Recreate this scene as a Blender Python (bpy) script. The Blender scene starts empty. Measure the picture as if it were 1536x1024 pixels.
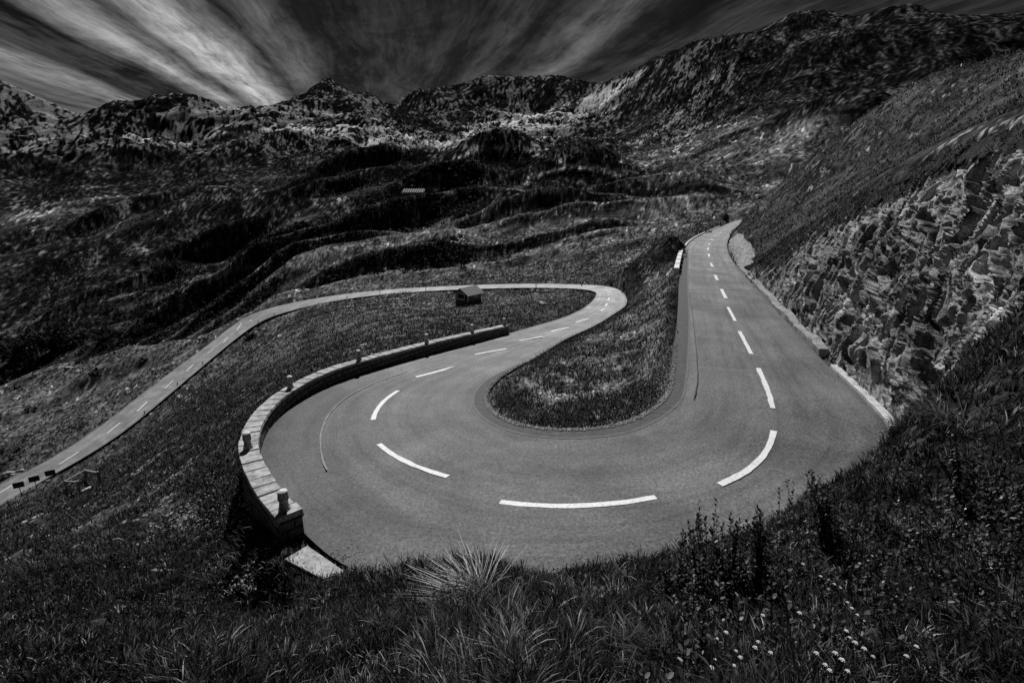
import bpy, math, time
import numpy as np
from mathutils import Vector, Matrix

T0 = time.time()
rng = np.random.default_rng(7)
S = bpy.context.scene
COL = S.collection

# ------------------------------------------------------------------ camera
FPX, PITCH, EYE = 740.0, 0.281, 6.12          # focal length in 1536-px units, pitch down, eye height
cam_d = bpy.data.cameras.new('camera'); cam = bpy.data.objects.new('camera', cam_d); COL.objects.link(cam)
cam.location = (0, 0, EYE); cam.rotation_euler = (math.pi / 2 - PITCH, 0, 0)
cam_d.sensor_width = 36; cam_d.lens = FPX / 1536 * 36; cam_d.clip_end = 30000; cam_d.clip_start = 0.05
S.camera = cam
CP, SP = math.cos(PITCH), math.sin(PITCH)


def ray(u, v):
    x = (np.asarray(u, float) - 768) / FPX; y = (512 - np.asarray(v, float)) / FPX
    return x, CP + y * SP, -SP + y * CP


def at_z(u, v, z):                            # where a line of sight meets height z
    dx, dy, dz = ray(u, v); t = (z - EYE) / dz
    return np.stack([dx * t, dy * t, EYE + dz * t], -1)


def at_y(u, v, Y):                            # where a line of sight is Y metres ahead
    dx, dy, dz = ray(u, v); t = np.asarray(Y, float) / dy
    return np.stack([dx * t, dy * t, EYE + dz * t], -1)


# ------------------------------------------------------------------ noise
_P = rng.permutation(4096)
_G = rng.random(4096) * 2 * np.pi
_GX, _GY = np.cos(_G), np.sin(_G)
_V = rng.random(4096)


def _h(i, j):
    return _P[(_P[i & 4095] + j) & 4095]


def perlin(x, y):
    xi = np.floor(x).astype(np.int64); yi = np.floor(y).astype(np.int64)
    fx = x - xi; fy = y - yi
    ux = fx * fx * fx * (fx * (fx * 6 - 15) + 10); uy = fy * fy * fy * (fy * (fy * 6 - 15) + 10)

    def g(a, b):
        h = _h(xi + a, yi + b)
        return _GX[h] * (fx - a) + _GY[h] * (fy - b)
    a = g(0, 0); b = g(1, 0); c = g(0, 1); d = g(1, 1)
    return 1.5 * ((a + (b - a) * ux) + ((c + (d - c) * ux) - (a + (b - a) * ux)) * uy)


def fbm(x, y, o=4, g=0.5):
    s = 0; a = 1.0
    for k in range(o):
        s = s + a * perlin(x * 2 ** k + 17.3 * k, y * 2 ** k - 9.1 * k); a *= g
    return s


def cells(x, y):                              # Voronoi: value of the nearest cell and distance to the border
    xi = np.floor(x).astype(np.int64); yi = np.floor(y).astype(np.int64)
    d1 = np.full(x.shape, 9.0); d2 = np.full(x.shape, 9.0); val = np.zeros(x.shape); gx = np.zeros(x.shape); gy = np.zeros(x.shape)
    for a in (-1, 0, 1):
        for b in (-1, 0, 1):
            h = _h(xi + a, yi + b)
            px = xi + a + _V[h]; py = yi + b + _V[(h * 7 + 3) & 4095]
            d = np.hypot(x - px, y - py)
            n = d < d1
            d2 = np.where(n, d1, np.minimum(d2, d))
            val = np.where(n, _V[(h * 13 + 5) & 4095], val)
            gx = np.where(n, x - px, gx); gy = np.where(n, y - py, gy)
            d1 = np.where(n, d, d1)
    return val, d2 - d1, gx, gy


def sst(a, b, x):
    t = np.clip((x - a) / (b - a), 0, 1); return t * t * (3 - 2 * t)


# ------------------------------------------------------------------ materials (all grey: the photograph is black and white)
def g4(v): return (v, v, v, 1)


class Mat:
    def __init__(s, name, rough=0.85, spec=0.3):
        s.m = bpy.data.materials.new(name); s.m.use_nodes = True; s.t = s.m.node_tree; s.n = s.t.nodes; s.l = s.t.links
        s.b = s.n['Principled BSDF']; s.b.inputs['Roughness'].default_value = rough
        s.b.inputs['Specular IOR Level'].default_value = spec

    def node(s, typ, **kw):
        n = s.n.new(typ)
        for k, v in kw.items():
            if k.startswith('i_'):
                n.inputs[k[2:].replace('_', ' ')].default_value = v
            else:
                setattr(n, k, v)
        return n

    def link(s, a, b): s.l.new(a, b)

    def coord(s, scale=(1, 1, 1), rot=(0, 0, 0), kind='Object'):
        tc = s.node('ShaderNodeTexCoord'); mp = s.node('ShaderNodeMapping')
        mp.inputs['Scale'].default_value = scale; mp.inputs['Rotation'].default_value = rot
        s.link(tc.outputs[kind], mp.inputs['Vector']); return mp.outputs[0]

    def noise(s, scale, detail=6, rough=0.55, co=None, dist=0.0):
        n = s.node('ShaderNodeTexNoise'); n.inputs['Scale'].default_value = scale; n.inputs['Detail'].default_value = detail
        n.inputs['Roughness'].default_value = rough; n.inputs['Distortion'].default_value = dist
        s.link(co if co is not None else s.coord(), n.inputs['Vector']); return n.outputs['Fac']

    def ramp(s, x, stops):
        r = s.node('ShaderNodeValToRGB'); e = r.color_ramp.elements
        while len(e) < len(stops): e.new(0.5)
        for k, (p, v) in enumerate(stops):
            e[k].position = p; e[k].color = g4(v)
        s.link(x, r.inputs[0]); return r.outputs[0]

    def math(s, op, a, b=0.0, clamp=False):
        n = s.node('ShaderNodeMath', operation=op, use_clamp=clamp)
        for k, q in enumerate((a, b)):
            if isinstance(q, (int, float)): n.inputs[k].default_value = q
            else: s.link(q, n.inputs[k])
        return n.outputs[0]

    def mix(s, f, a, b):
        n = s.node('ShaderNodeMix', data_type='FLOAT')
        for k, q in ((0, f), (2, a), (3, b)):
            if isinstance(q, (int, float)): n.inputs[k].default_value = q
            else: s.link(q, n.inputs[k])
        return n.outputs[0]

    def attr(s, name):
        n = s.node('ShaderNodeAttribute'); n.attribute_name = name; return n.outputs['Fac']

    def base(s, x):
        if isinstance(x, (int, float)): s.b.inputs['Base Color'].default_value = g4(x)
        else: s.link(x, s.b.inputs['Base Color'])

    def bump(s, x, dist=0.02, strength=1.0):
        b = s.node('ShaderNodeBump'); b.inputs['Distance'].default_value = dist; b.inputs['Strength'].default_value = strength
        s.link(x, b.inputs['Height']); s.link(b.outputs[0], s.b.inputs['Normal'])


def plain(name, lo, hi, scale=6, rough=0.85, spec=0.3, bump=0.0, detail=6):
    m = Mat(name, rough, spec); n = m.noise(scale, detail)
    m.base(m.ramp(n, [(0.3, lo), (0.7, hi)]))
    if bump: m.bump(n, bump)
    return m.m


def foliage(name, lo, hi, trans=0.45, scale=3):
    m = Mat(name, 0.8, 0.08); n = m.noise(scale, 4)
    a = m.attr('tone')
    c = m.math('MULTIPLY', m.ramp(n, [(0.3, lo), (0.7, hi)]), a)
    m.base(c)
    tr = m.node('ShaderNodeBsdfTranslucent'); m.link(c, tr.inputs[0])
    mx = m.node('ShaderNodeMixShader'); mx.inputs[0].default_value = trans
    m.link(m.b.outputs[0], mx.inputs[1]); m.link(tr.outputs[0], mx.inputs[2])
    m.link(mx.outputs[0], m.n['Material Output'].inputs[0])
    return m.m


# ------------------------------------------------------------------ object helpers
def tag(o, label=None, cat=None, group=None, kind=None):
    if label: o['label'] = label
    if cat: o['category'] = cat
    if group: o['group'] = group
    if kind: o['kind'] = kind
    return o


def empty(name, loc, rz=0, label=None, cat=None, group=None):
    o = bpy.data.objects.new(name, None); COL.objects.link(o); o.location = loc; o.rotation_euler = (0, 0, rz)
    o.empty_display_size = 0.2
    return tag(o, label, cat, group)


def mesh_obj(name, V, F, mats, parent=None, smooth=False, attrs=None, mi=None, loc=None):
    """F: list of faces, or an (n,4)/(n,3) int array."""
    me = bpy.data.meshes.new(name)
    V = np.asarray(V, np.float32)
    if isinstance(F, np.ndarray):
        k = F.shape[1]; n = len(F)
        me.vertices.add(len(V)); me.vertices.foreach_set('co', V.ravel())
        me.loops.add(n * k); me.loops.foreach_set('vertex_index', F.astype(np.int32).ravel())
        me.polygons.add(n); me.polygons.foreach_set('loop_start', (np.arange(n) * k).astype(np.int32))
        me.update(calc_edges=True)
    else:
        me.from_pydata(V.tolist(), [], F); me.update()
    if not isinstance(mats, (list, tuple)): mats = [mats]
    for m in mats: me.materials.append(m)
    if mi is not None: me.polygons.foreach_set('material_index', np.asarray(mi, np.int32))
    if smooth: me.polygons.foreach_set('use_smooth', np.ones(len(me.polygons), bool))
    for k, a in (attrs or {}).items():
        me.attributes.new(k, 'FLOAT', 'POINT').data.foreach_set('value', np.asarray(a, np.float32).ravel())
    o = bpy.data.objects.new(name, me); COL.objects.link(o)
    if parent is not None: o.parent = parent
    if loc is not None: o.location = loc
    return o


class MB:                                     # gathers boxes, tubes ... into one mesh
    def __init__(s): s.V = []; s.F = []; s.mi = []

    def add(s, v, f, mi=0):
        b = len(s.V); s.V += [tuple(map(float, q)) for q in v]; s.F += [[i + b for i in q] for q in f]; s.mi += [mi] * len(f)

    def box(s, c, d, rz=0, mi=0, taper=1.0, rot=None):
        v = []
        for z in (-.5, .5):
            k = taper if z > 0 else 1
            for x, y in ((-.5, -.5), (.5, -.5), (.5, .5), (-.5, .5)):
                v.append(Vector((x * d[0] * k, y * d[1] * k, z * d[2])))
        M = rot if rot is not None else Matrix.Rotation(rz, 3, 'Z')
        v = [M @ q + Vector(c) for q in v]
        s.add(v, [(3, 2, 1, 0), (4, 5, 6, 7), (0, 1, 5, 4), (1, 2, 6, 5), (2, 3, 7, 6), (3, 0, 4, 7)], mi)

    def bar(s, a, b, w, h=None, mi=0):        # rectangular bar between two points
        a = Vector(a); b = Vector(b); d = b - a; h = h or w
        q = d.to_track_quat('X', 'Z').to_matrix()
        s.box((a + b) / 2, (d.length, w, h), rot=q, mi=mi)

    def tube(s, pts, radii, n=6, mi=0, cap=True):
        pts = [Vector(p) for p in pts]; R = []
        for k, p in enumerate(pts):
            t = (pts[min(k + 1, len(pts) - 1)] - pts[max(k - 1, 0)]).normalized()
            q = t.to_track_quat('Z', 'Y')
            R.append([p + q @ Vector((math.cos(2 * math.pi * j / n) * radii[k], math.sin(2 * math.pi * j / n) * radii[k], 0)) for j in range(n)])
        f = []
        for k in range(len(pts) - 1):
            for j in range(n):
                f.append((k * n + j, k * n + (j + 1) % n, (k + 1) * n + (j + 1) % n, (k + 1) * n + j))
        if cap:
            f.append(tuple(range(n - 1, -1, -1))); f.append(tuple((len(pts) - 1) * n + j for j in range(n)))
        s.add([v for r in R for v in r], f, mi)

    def build(s, name, mats, parent=None, smooth=False, loc=None):
        return mesh_obj(name, s.V, s.F, mats, parent, smooth, mi=s.mi, loc=loc)


def bevel(o, w=0.02, seg=2):
    m = o.modifiers.new('bevel', 'BEVEL'); m.width = w; m.segments = seg; m.limit_method = 'ANGLE'


# ------------------------------------------------------------------ the road: measured cross-sections (left edge, centre, right edge, height)
SEC = [
    ((-150, 800), (-120, 806), (-88, 812), -31.3),
    ((-6, 729), (20, 729), (48, 729), -30.3), ((54, 700), (77, 700), (101, 700), -29.9), ((96, 677), (118, 677), (143, 677), -29.5),
    ((147, 641), (171, 641), (196, 641), -28.8), ((191, 608), (213, 608), (234, 608), -28.0), ((234, 574), (256, 574), (275, 574), -27.0),
    ((269, 548), (288, 548), (305, 548), -26.0), ((307, 521), (323, 521), (338, 521), -24.8), ((333, 501), (348, 501), (362, 501), -23.5),
    ((357, 481), (374, 481), (391, 481), -22.0), ((374, 471), (390, 473), (407, 475), -21.0), ((410, 459.5), (420, 463.5), (429, 467.5), -20.0),
    ((467, 448), (470, 452), (473, 456), -18.0), ((512, 441), (513, 445), (514, 449), -16.0), ((579, 433), (579, 436), (579, 439), -13.5),
    ((685, 428.5), (685, 431.5), (685, 434.5), -10.7), ((729, 426.5), (729, 429.5), (729, 432.5), -9.5), ((795, 425), (795, 428), (795, 431), -8.0),
    ((862, 426.5), (860, 429.5), (857, 432.5), -6.0), ((905, 428.5), (895, 432), (880, 434.5), -4.8), ((928, 434), (912, 437), (893, 438), -4.0),
    ((940, 447), (915, 445), (894, 443), -3.5), ((938, 459), (911, 456), (886, 454), -3.2), ((922, 470), (900, 468), (870, 465), -3.0),
    ((893, 488), (871, 482), (845, 476), -2.75), ((849, 508), (830, 497), (808, 487), -2.35), ((815, 529), (788, 511), (763, 500), -1.95),
    ((798, 539), (736, 528), (713, 513), -1.45), ((783, 547), (656, 557), (588, 546), -1.05), ((757, 562), (597, 582), (495, 576), -0.93),
    ((735, 583), (570, 604), (428, 616), -0.8), ((731, 600), (560, 634), (401, 649), -0.68), ((736, 610), (568, 659), (390, 684), -0.57),
    ((747, 621), (606, 694), (401, 725), -0.4), ((772, 633), (672, 724), (452, 795), -0.22), ((810, 641), (752, 746), (540, 860), -0.08),
    ((865, 643), (867, 758), (830, 866), 0.03), ((920, 637), (983, 751), (1085, 828), 0.12), ((960, 623), (1080, 724), (1235, 760), 0.18),
    ((984, 607), (1132, 696), (1312, 698), 0.23), ((999, 590), (1160, 649), (1335, 645), 0.28), ((1005, 566), (1159, 611), (1303, 606), 0.33),
    ((1008, 535), (1137, 553), (1240, 546), 0.38), ((1014, 497), (1109, 497), (1195, 498), 0.40), ((1017, 457), (1092, 461), (1158, 459), 0.40),
    ((1018, 430), (1081, 434), (1138, 436), 0.40), ((1021, 404), (1071, 405), (1111, 407), 0.35), ((1025, 384), (1063, 384), (1095, 385), 0.30),
    ((1028, 373), (1062, 374), (1091, 372), 0.25), ((1033, 364.5), (1064, 365.5), (1091, 364), 0.20), ((1046, 355), (1073, 354.5), (1095, 354), 0.15),
    ((1066, 346), (1085, 346), (1100, 346), 0.05), ((1082, 339.5), (1094, 340), (1104, 341), 0.0), ((1102, 331.5), (1107, 333), (1114, 334.5), 0.0),
    ((1135, 325), (1140, 326), (1146, 327), 0.0)]
secL = np.array([at_z(*s[0], s[3]) for s in SEC]); secC = np.array([at_z(*s[1], s[3]) for s in SEC]); secR = np.array([at_z(*s[2], s[3]) for s in SEC])


def catmull(P, tt):
    P = np.asarray(P); n = len(P); i = np.clip(np.floor(tt).astype(int), 0, n - 2); f = (tt - i)[:, None]
    p0 = P[np.clip(i - 1, 0, n - 1)]; p1 = P[i]; p2 = P[i + 1]; p3 = P[np.clip(i + 2, 0, n - 1)]
    # centripetal-ish tangents scaled by chord lengths keep uneven spacing smooth
    d0 = np.linalg.norm(p1 - p0, axis=1, keepdims=True) + 1e-6; d1 = np.linalg.norm(p2 - p1, axis=1, keepdims=True) + 1e-6
    d2 = np.linalg.norm(p3 - p2, axis=1, keepdims=True) + 1e-6
    m1 = ((p1 - p0) / d0 * d1 + (p2 - p1) / d1 * d0) / (d0 + d1) * d1
    m2 = ((p2 - p1) / d1 * d2 + (p3 - p2) / d2 * d1) / (d1 + d2) * d1
    m1 = np.where(i[:, None] == 0, p2 - p1, m1); m2 = np.where(i[:, None] == n - 2, p2 - p1, m2)
    f2 = f * f; f3 = f2 * f
    return (2 * f3 - 3 * f2 + 1) * p1 + (f3 - 2 * f2 + f) * m1 + (-2 * f3 + 3 * f2) * p2 + (f3 - f2) * m2


def smooth1(a, k):
    w = np.hanning(k + 2)[1:-1]; w /= w.sum()
    return np.stack([np.convolve(np.pad(a[:, j], k // 2, mode='reflect', reflect_type='odd'), w, 'valid') for j in range(a.shape[1])], 1)


NS = 12
tt = np.linspace(0, len(SEC) - 1, (len(SEC) - 1) * NS + 1)
rL, rC, rR = [smooth1(catmull(a, tt), 13) for a in (secL, secC, secR)]
NR = len(rC)
_wf = (1 - sst(17 * NS, 20 * NS, np.arange(NR)))[:, None]
rL, rC, rR = [a * (1 - _wf) + smooth1(a, 45) * _wf for a in (rL, rC, rR)]


def sec_i(k): return int(round(k * NS))       # index of measured section k in the fine strip


def road_near(x, y):
    """distance outside the road strip (0 on it), side (+1 left, -1 right) and road height at the nearest cross-section."""
    shp = x.shape; x = x.ravel(); y = y.ravel(); n = len(x)
    out = np.full(n, 99.0); side = np.ones(n); zr = np.zeros(n); near = np.hypot(x, y) < 190
    st = 3; cs = rC[::st]; ids = np.flatnonzero(near)
    for a in range(0, len(ids), 50000):
        I = ids[a:a + 50000]; X = x[I].astype(np.float32); Y = y[I].astype(np.float32)
        d = (X[:, None] - cs[None, :, 0].astype(np.float32)) ** 2 + (Y[:, None] - cs[None, :, 1].astype(np.float32)) ** 2
        k = d.argmin(1); out[I] = np.sqrt(d[np.arange(len(I)), k]); k = k * st
        zr[I] = rC[k, 2]
        c = out[I] < 16; J = I[c]; K = k[c]; X = x[J]; Y = y[J]
        best = np.full(len(J), 1e9); bt_ = np.zeros(len(J))
        for o in range(-105, 106, 3):
            q = np.clip(K + o, 0, NR - 1)
            for (A_, B_, sgn) in ((rL, rC, 1), (rR, rC, -1)):
                ax, ay = A_[q, 0], A_[q, 1]; bx, by = B_[q, 0] - ax, B_[q, 1] - ay
                t = np.clip(((X - ax) * bx + (Y - ay) * by) / (bx * bx + by * by), 0, 1)
                dd = np.hypot(X - ax - bx * t, Y - ay - by * t); m = dd < best
                best = np.where(m, dd, best); bt_ = np.where(m, t, bt_); side[J] = np.where(m, sgn, side[J])
                zz = A_[q, 2] + (B_[q, 2] - A_[q, 2]) * t; zr[J] = np.where(m, zz, zr[J])
        out[J] = np.where((bt_ > .0005) & (best < 2.5), 0, best)
    return None, out.reshape(shp), side.reshape(shp), zr.reshape(shp)


# ------------------------------------------------------------------ terrain: measured points (u, v, metres ahead, rock, darkness)
CT = []


def pts(rock, dark, *ps):
    for p in ps: CT.append((*at_y(p[0], p[1], p[2]), rock, dark))


for k, s in enumerate(SEC):                    # the ground meets the road along both edges
    for q, P in ((0, secL), (2, secR)):
        if k > 20 or k % 2 == 0: CT.append((P[k][0], P[k][1], P[k][2] - 0.05, 0.0, 0.45))
# bank below the camera
pts(0, .7, (768, 1024, 1.9), (300, 1024, 2.1), (0, 1024, 2.4), (1200, 1024, 1.9), (1536, 1024, 2.0), (-250, 1000, 3), (1800, 1000, 2), (768, 1400, .9), (200, 1400, 1.), (1400, 1400, .9),
    (768, 866, 5.8), (850, 866, 5.8), (640, 858, 5.9), (520, 866, 6.1), (930, 866, 5.7), (1090, 816, 6.1), (1225, 738, 7.0), (1330, 665, 7.9), (1400, 600, 7.6), (1480, 560, 7.0), (1560, 525, 6.4), (1700, 480, 6.0),
    (1400, 850, 4.0), (1536, 780, 4.0), (768, 960, 3.0), (1000, 960, 2.8), (1250, 900, 3.4))
pts(.1, .75, (450, 905, 6.3), (395, 890, 7.2), (300, 870, 8.6), (200, 900, 6.8), (0, 920, 6), (100, 960, 4.4), (300, 950, 4.6), (500, 950, 3.9))
# slope left of the wall, down to the lower road
pts(.25, .55, (345, 760, 11.7), (365, 820, 8.8), (392, 835, 7.9), (420, 850, 7.3), (300, 790, 13), (250, 820, 12), (300, 700, 18), (200, 740, 19), (100, 800, 17), (0, 840, 14), (-200, 900, 10), (-200, 850, 25), (0, 775, 36),
    (120, 725, 42), (200, 680, 36), (250, 640, 48), (300, 610, 46), (330, 580, 50), (400, 565, 42), (400, 605, 22), (350, 645, 20), (330, 680, 17), (430, 560, 32))
pts(.12, .3, (600, 482, 44), (560, 515, 29), (500, 492, 56), (500, 465, 88), (420, 500, 72), (400, 530, 55), (708, 452, 70), (640, 455, 78), (800, 458, 56), (800, 441, 72), (850, 448, 58), (700, 478, 44), (770, 472, 47))
# meadow beyond the lower road, then the gully and the scrub slope behind it
pts(.02, .72, (-200, 720, 100), (0, 680, 80), (0, 640, 105), (0, 585, 150), (-200, 600, 170), (100, 610, 120), (100, 552, 165), (200, 526, 160), (250, 545, 115), (300, 502, 138), (345, 489, 124))
pts(.1, .9, (-100, 640, 230), (0, 620, 225), (100, 590, 225), (200, 560, 215), (300, 525, 190), (370, 500, 165))
pts(.08, .95, (-200, 560, 330), (0, 555, 320), (100, 532, 320), (200, 506, 310), (300, 486, 290), (380, 470, 230), (440, 455, 175),
    (-200, 480, 480), (0, 485, 430), (150, 455, 430), (300, 430, 400), (400, 415, 330), (250, 400, 520), (0, 410, 620), (120, 390, 620), (350, 385, 520), (-200, 400, 700))
pts(.15, .6, (0, 335, 900), (0, 315, 1000), (150, 310, 950), (300, 300, 850), (100, 345, 820), (200, 360, 700), (400, 330, 650), (-250, 310, 1000))
# middle ground
pts(.1, .25, (500, 432, 150), (500, 405, 225), (600, 420, 150), (600, 395, 220), (700, 412, 135), (700, 385, 200), (800, 410, 115), (800, 370, 200), (900, 405, 92), (880, 380, 130), (950, 395, 85), (980, 365, 110), (900, 350, 190),
    (1000, 345, 170), (1050, 328, 210), (850, 335, 250), (950, 325, 250), (750, 345, 270), (450, 400, 270))
pts(.75, .15, (985, 395, 56), (1000, 385, 60), (965, 420, 56))
pts(.2, .05, (1005, 420, 44), (990, 450, 33), (955, 445, 48), (980, 500, 25), (930, 530, 24), (860, 560, 21), (820, 600, 17.3), (900, 600, 17), (960, 570, 19))
pts(.1, .3, (1100, 308, 290), (1050, 312, 280), (900, 310, 330), (800, 320, 330), (700, 330, 340), (600, 345, 380), (500, 355, 450), (450, 330, 560))
pts(.1, .6, (700, 280, 500), (600, 285, 580), (650, 292, 560), (560, 300, 560), (500, 290, 680), (800, 270, 560), (640, 262, 680))
pts(.15, .35, (1000, 300, 330), (1150, 290, 340), (1100, 245, 480), (1200, 215, 470), (1235, 172, 560), (1160, 172, 640), (1080, 205, 640), (1000, 245, 580), (950, 285, 420), (1300, 190, 480), (1300, 250, 420))
# grassy hill above the cliff, its edge against the valley
pts(.2, .5, (1112, 362, 58), (1150, 392, 37), (1200, 380, 29), (1260, 352, 24.5), (1330, 334, 20), (1440, 307, 15.5), (1560, 285, 12.3), (1750, 240, 10))
pts(.04, .5, (1106, 338, 100), (1120, 345, 75), (1106, 331, 118), (1160, 286, 96), (1160, 320, 66), (1237, 221, 82), (1250, 270, 58), (1274, 191, 77), (1330, 156, 69), (1350, 230, 48), (1390, 124, 63), (1440, 200, 36), (1467, 114, 56), (1536, 86, 51), (1540, 170, 28), (1750, 20, 45), (1800, 120, 22))
pts(.15, .5, (1115, 335, 160), (1170, 315, 150), (1250, 290, 140), (1290, 260, 130), (1400, 220, 120), (1536, 200, 110), (1400, 240, 300), (1536, 240, 300), (1750, 200, 200))
# far left: rock shelves, dark escarpment, skyline
pts(.2, .95, (0, 275, 1200), (150, 270, 1150), (300, 262, 1100), (420, 255, 1050), (520, 250, 1000), (0, 245, 1350), (200, 240, 1350), (400, 240, 1250), (520, 238, 1150), (-250, 260, 1200))
pts(.75, .55, (0, 215, 1480), (100, 212, 1480), (200, 212, 1480), (300, 205, 1500), (400, 200, 1500), (500, 200, 1450), (600, 210, 1300), (100, 190, 1650), (250, 180, 1700), (350, 170, 1750), (450, 170, 1750), (540, 175, 1700), (0, 170, 1750), (620, 195, 1500), (660, 215, 1200))
pts(.65, .7, (-250, 60, 2100), (-100, 90, 2050), (0, 119, 2000), (50, 139, 2000), (100, 157, 2000), (150, 149, 1950), (200, 141, 1950), (270, 135, 1950), (305, 141, 1950), (340, 151, 1950), (370, 152, 1950), (405, 146, 2000), (440, 149, 2000), (500, 156, 2000), (560, 156, 2050))
pts(.5, .9, (448, 143, 2900), (470, 126, 3000), (470, 122, 2990), (489, 108, 3000), (502, 112, 3000), (515, 130, 3000), (535, 128, 3000), (555, 131, 3000), (572, 139, 3000), (584, 148, 2950))
pts(.5, .8, (0, 165, 2400), (150, 185, 2400), (270, 165, 2400), (370, 185, 2400), (-250, 120, 2500), (480, 165, 3700), (550, 165, 3700), (300, 200, 3500), (0, 200, 3500))
# centre back wall and the scree below it
pts(.6, .85, (592, 151, 2500), (620, 131, 2500), (680, 122, 2500), (730, 111, 2500), (800, 115, 2450), (850, 113, 2450), (895, 119, 2350), (905, 120, 2200), (620, 160, 2100), (700, 150, 2150), (800, 140, 2250), (880, 140, 2150))
pts(.5, .85, (620, 170, 3200), (730, 160, 3200), (850, 160, 3200), (950, 150, 2700), (1050, 120, 2300))
pts(.9, .1, (760, 165, 1900), (850, 160, 1900), (920, 140, 1800), (900, 165, 1500), (820, 180, 1500), (740, 190, 1400), (800, 212, 1000), (860, 225, 850), (700, 212, 1100), (780, 222, 850))
pts(.5, .4, (640, 235, 900), (720, 240, 760), (880, 240, 680), (940, 230, 760), (960, 200, 1000), (1000, 215, 800))
# right mountain
pts(.32, .95, (940, 109, 1900), (962, 97, 1800), (1000, 71, 1650), (1050, 50, 1500), (1100, 41, 1400), (1150, 29, 1300), (1185, 11, 1250), (1240, 11, 1200), (1300, 11, 1150), (1335, 3, 1130), (1390, 0, 1100), (1430, 5, 1080), (1480, 12, 1050), (1536, 15, 1030), (1750, 20, 1000))
pts(.7, .7, (1000, 130, 1300), (1060, 110, 1150), (1100, 150, 900), (1020, 180, 950), (1100, 90, 1100))
pts(.2, 1.0, (1150, 100, 1000), (1200, 120, 820), (1250, 140, 760), (1250, 70, 950), (1350, 90, 850), (1450, 80, 850), (1536, 100, 800), (960, 160, 1350))
pts(.5, .85, (1100, 90, 1900), (1240, 70, 1700), (1400, 60, 1550), (1536, 70, 1500), (1750, 80, 1500))
pts(.5, .9, *[(u, 235, 4700) for u in range(-250, 1800, 170)])
pts(.5, .9, *[(u, 200, 3900) for u in range(600, 1800, 170)])
CT = np.array(CT)
c_r = np.hypot(CT[:, 0], CT[:, 1]); c_q = np.stack([np.arctan2(CT[:, 0], CT[:, 1]) * 2.6, np.log(c_r)], 1)
c_T = (CT[:, 2] - EYE) / c_r
_E = 0.012


def _phi(d2): return np.sqrt(d2 + _E)


def rbf_fit(vals, lam=2e-4):
    n = len(c_q); d2 = ((c_q[:, None] - c_q[None]) ** 2).sum(2)
    A = np.zeros((n + 3, n + 3)); A[:n, :n] = _phi(d2) - lam * np.eye(n)
    A[:n, n] = A[n, :n] = 1; A[:n, n + 1:] = c_q; A[n + 1:, :n] = c_q.T
    return np.linalg.solve(A, np.vstack([vals, np.zeros((3, vals.shape[1]))]))


W = rbf_fit(np.stack([c_T, CT[:, 3], CT[:, 4]], 1))


def rbf(az, lr):
    q = np.stack([np.ravel(az) * 2.6, np.ravel(lr)], 1); n = len(c_q); o = np.zeros((len(q), 3))
    for a in range(0, len(q), 40000):
        Q = q[a:a + 40000]
        d2 = (Q[:, 0:1] - c_q[None, :, 0]) ** 2 + (Q[:, 1:2] - c_q[None, :, 1]) ** 2
        o[a:a + 40000] = _phi(d2) @ W[:n] + W[n] + Q @ W[n + 1:]
    return o.reshape(np.shape(az) + (3,))


# knolls of the valley floor: (u, v of the top, metres ahead, half-width in m across, along, rise in m, darkness)
KN = [(850, 257, 470, 44, 40, 34, .85), (912, 266, 445, 30, 36, 15, .8), (745, 226, 720, 62, 52, 50, .8), (690, 300, 420, 60, 40, 10, .5), (1045, 268, 420, 50, 40, 14, .9), (1240, 168, 560, 60, 60, 16, .4),
      (560, 330, 420, 60, 50, 12, .7), (330, 300, 800, 110, 90, 22, .8), (500, 385, 260, 70, 14, 7, .2), (640, 372, 250, 80, 10, 5, .2), (850, 398, 118, 34, 5, 1.7, .4), (700, 408, 140, 45, 6, 2.4, .4),
      (960, 412, 62, 4.5, 5, 2.0, .1)]
KN += [(450, 398, 290, 90, 9, 11, .3), (560, 352, 370, 100, 12, 15, .5), (340, 425, 340, 60, 9, 13, .6), (180, 440, 440, 90, 14, 9, .8), (620, 400, 190, 70, 6, 6, .3), (780, 378, 185, 60, 6, 5.5, .3), (900, 372, 150, 40, 5, 4, .3), (980, 330, 240, 60, 10, 9, .4), (985, 398, 56, 4.2, 6, 1.5, .1), (958, 425, 54, 2.2, 5, 1.0, .5),
       (760, 340, 300, 70, 11, 14, .4), (660, 318, 430, 60, 18, 22, .6), (480, 300, 640, 90, 22, 26, .8), (100, 350, 800, 150, 30, 17, .8), (240, 320, 900, 120, 34, 20, .9), (540, 265, 800, 90, 30, 36, .8), (960, 300, 360, 60, 18, 14, .6), (320, 360, 560, 80, 20, 24, .8), (420, 355, 430, 50, 14, 14, .7), (60, 430, 560, 80, 20, 11, .8)]
KN = [(*at_y(k[0], k[1], k[2])[:2], *k[3:]) for k in KN]

# cliff: base line beside the right-hand road
ia, ib = sec_i(39.2), sec_i(47.4)
cb = rR[ia:ib].copy()
ctan = np.gradient(cb[:, :2], axis=0); ctan /= np.linalg.norm(ctan, axis=1, keepdims=True)
cn = np.stack([ctan[:, 1], -ctan[:, 0]], 1)   # away from the road
i0 = sec_i(42) - ia
dirn = (cb[i0 + 14, :2] - cb[i0, :2]); dirn /= np.linalg.norm(dirn)
near = np.array([[*(cb[i0, :2] - dirn * d + np.array([dirn[1], -dirn[0]]) * (0.45 + .0 * d)), cb[i0, 2]] for d in np.linspace(9, 0.3, 30)])
far = cb[i0:].copy(); far[:, :2] += cn[i0:] * 0.45
base = np.vstack([near, far])
seg = np.r_[0, np.cumsum(np.linalg.norm(np.diff(base[:, :2], axis=0), axis=1))]
CS = np.linspace(0, seg[-1], 1300)
base = np.stack([np.interp(CS, seg, base[:, j]) for j in range(3)], 1); base = smooth1(base, 41)
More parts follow.
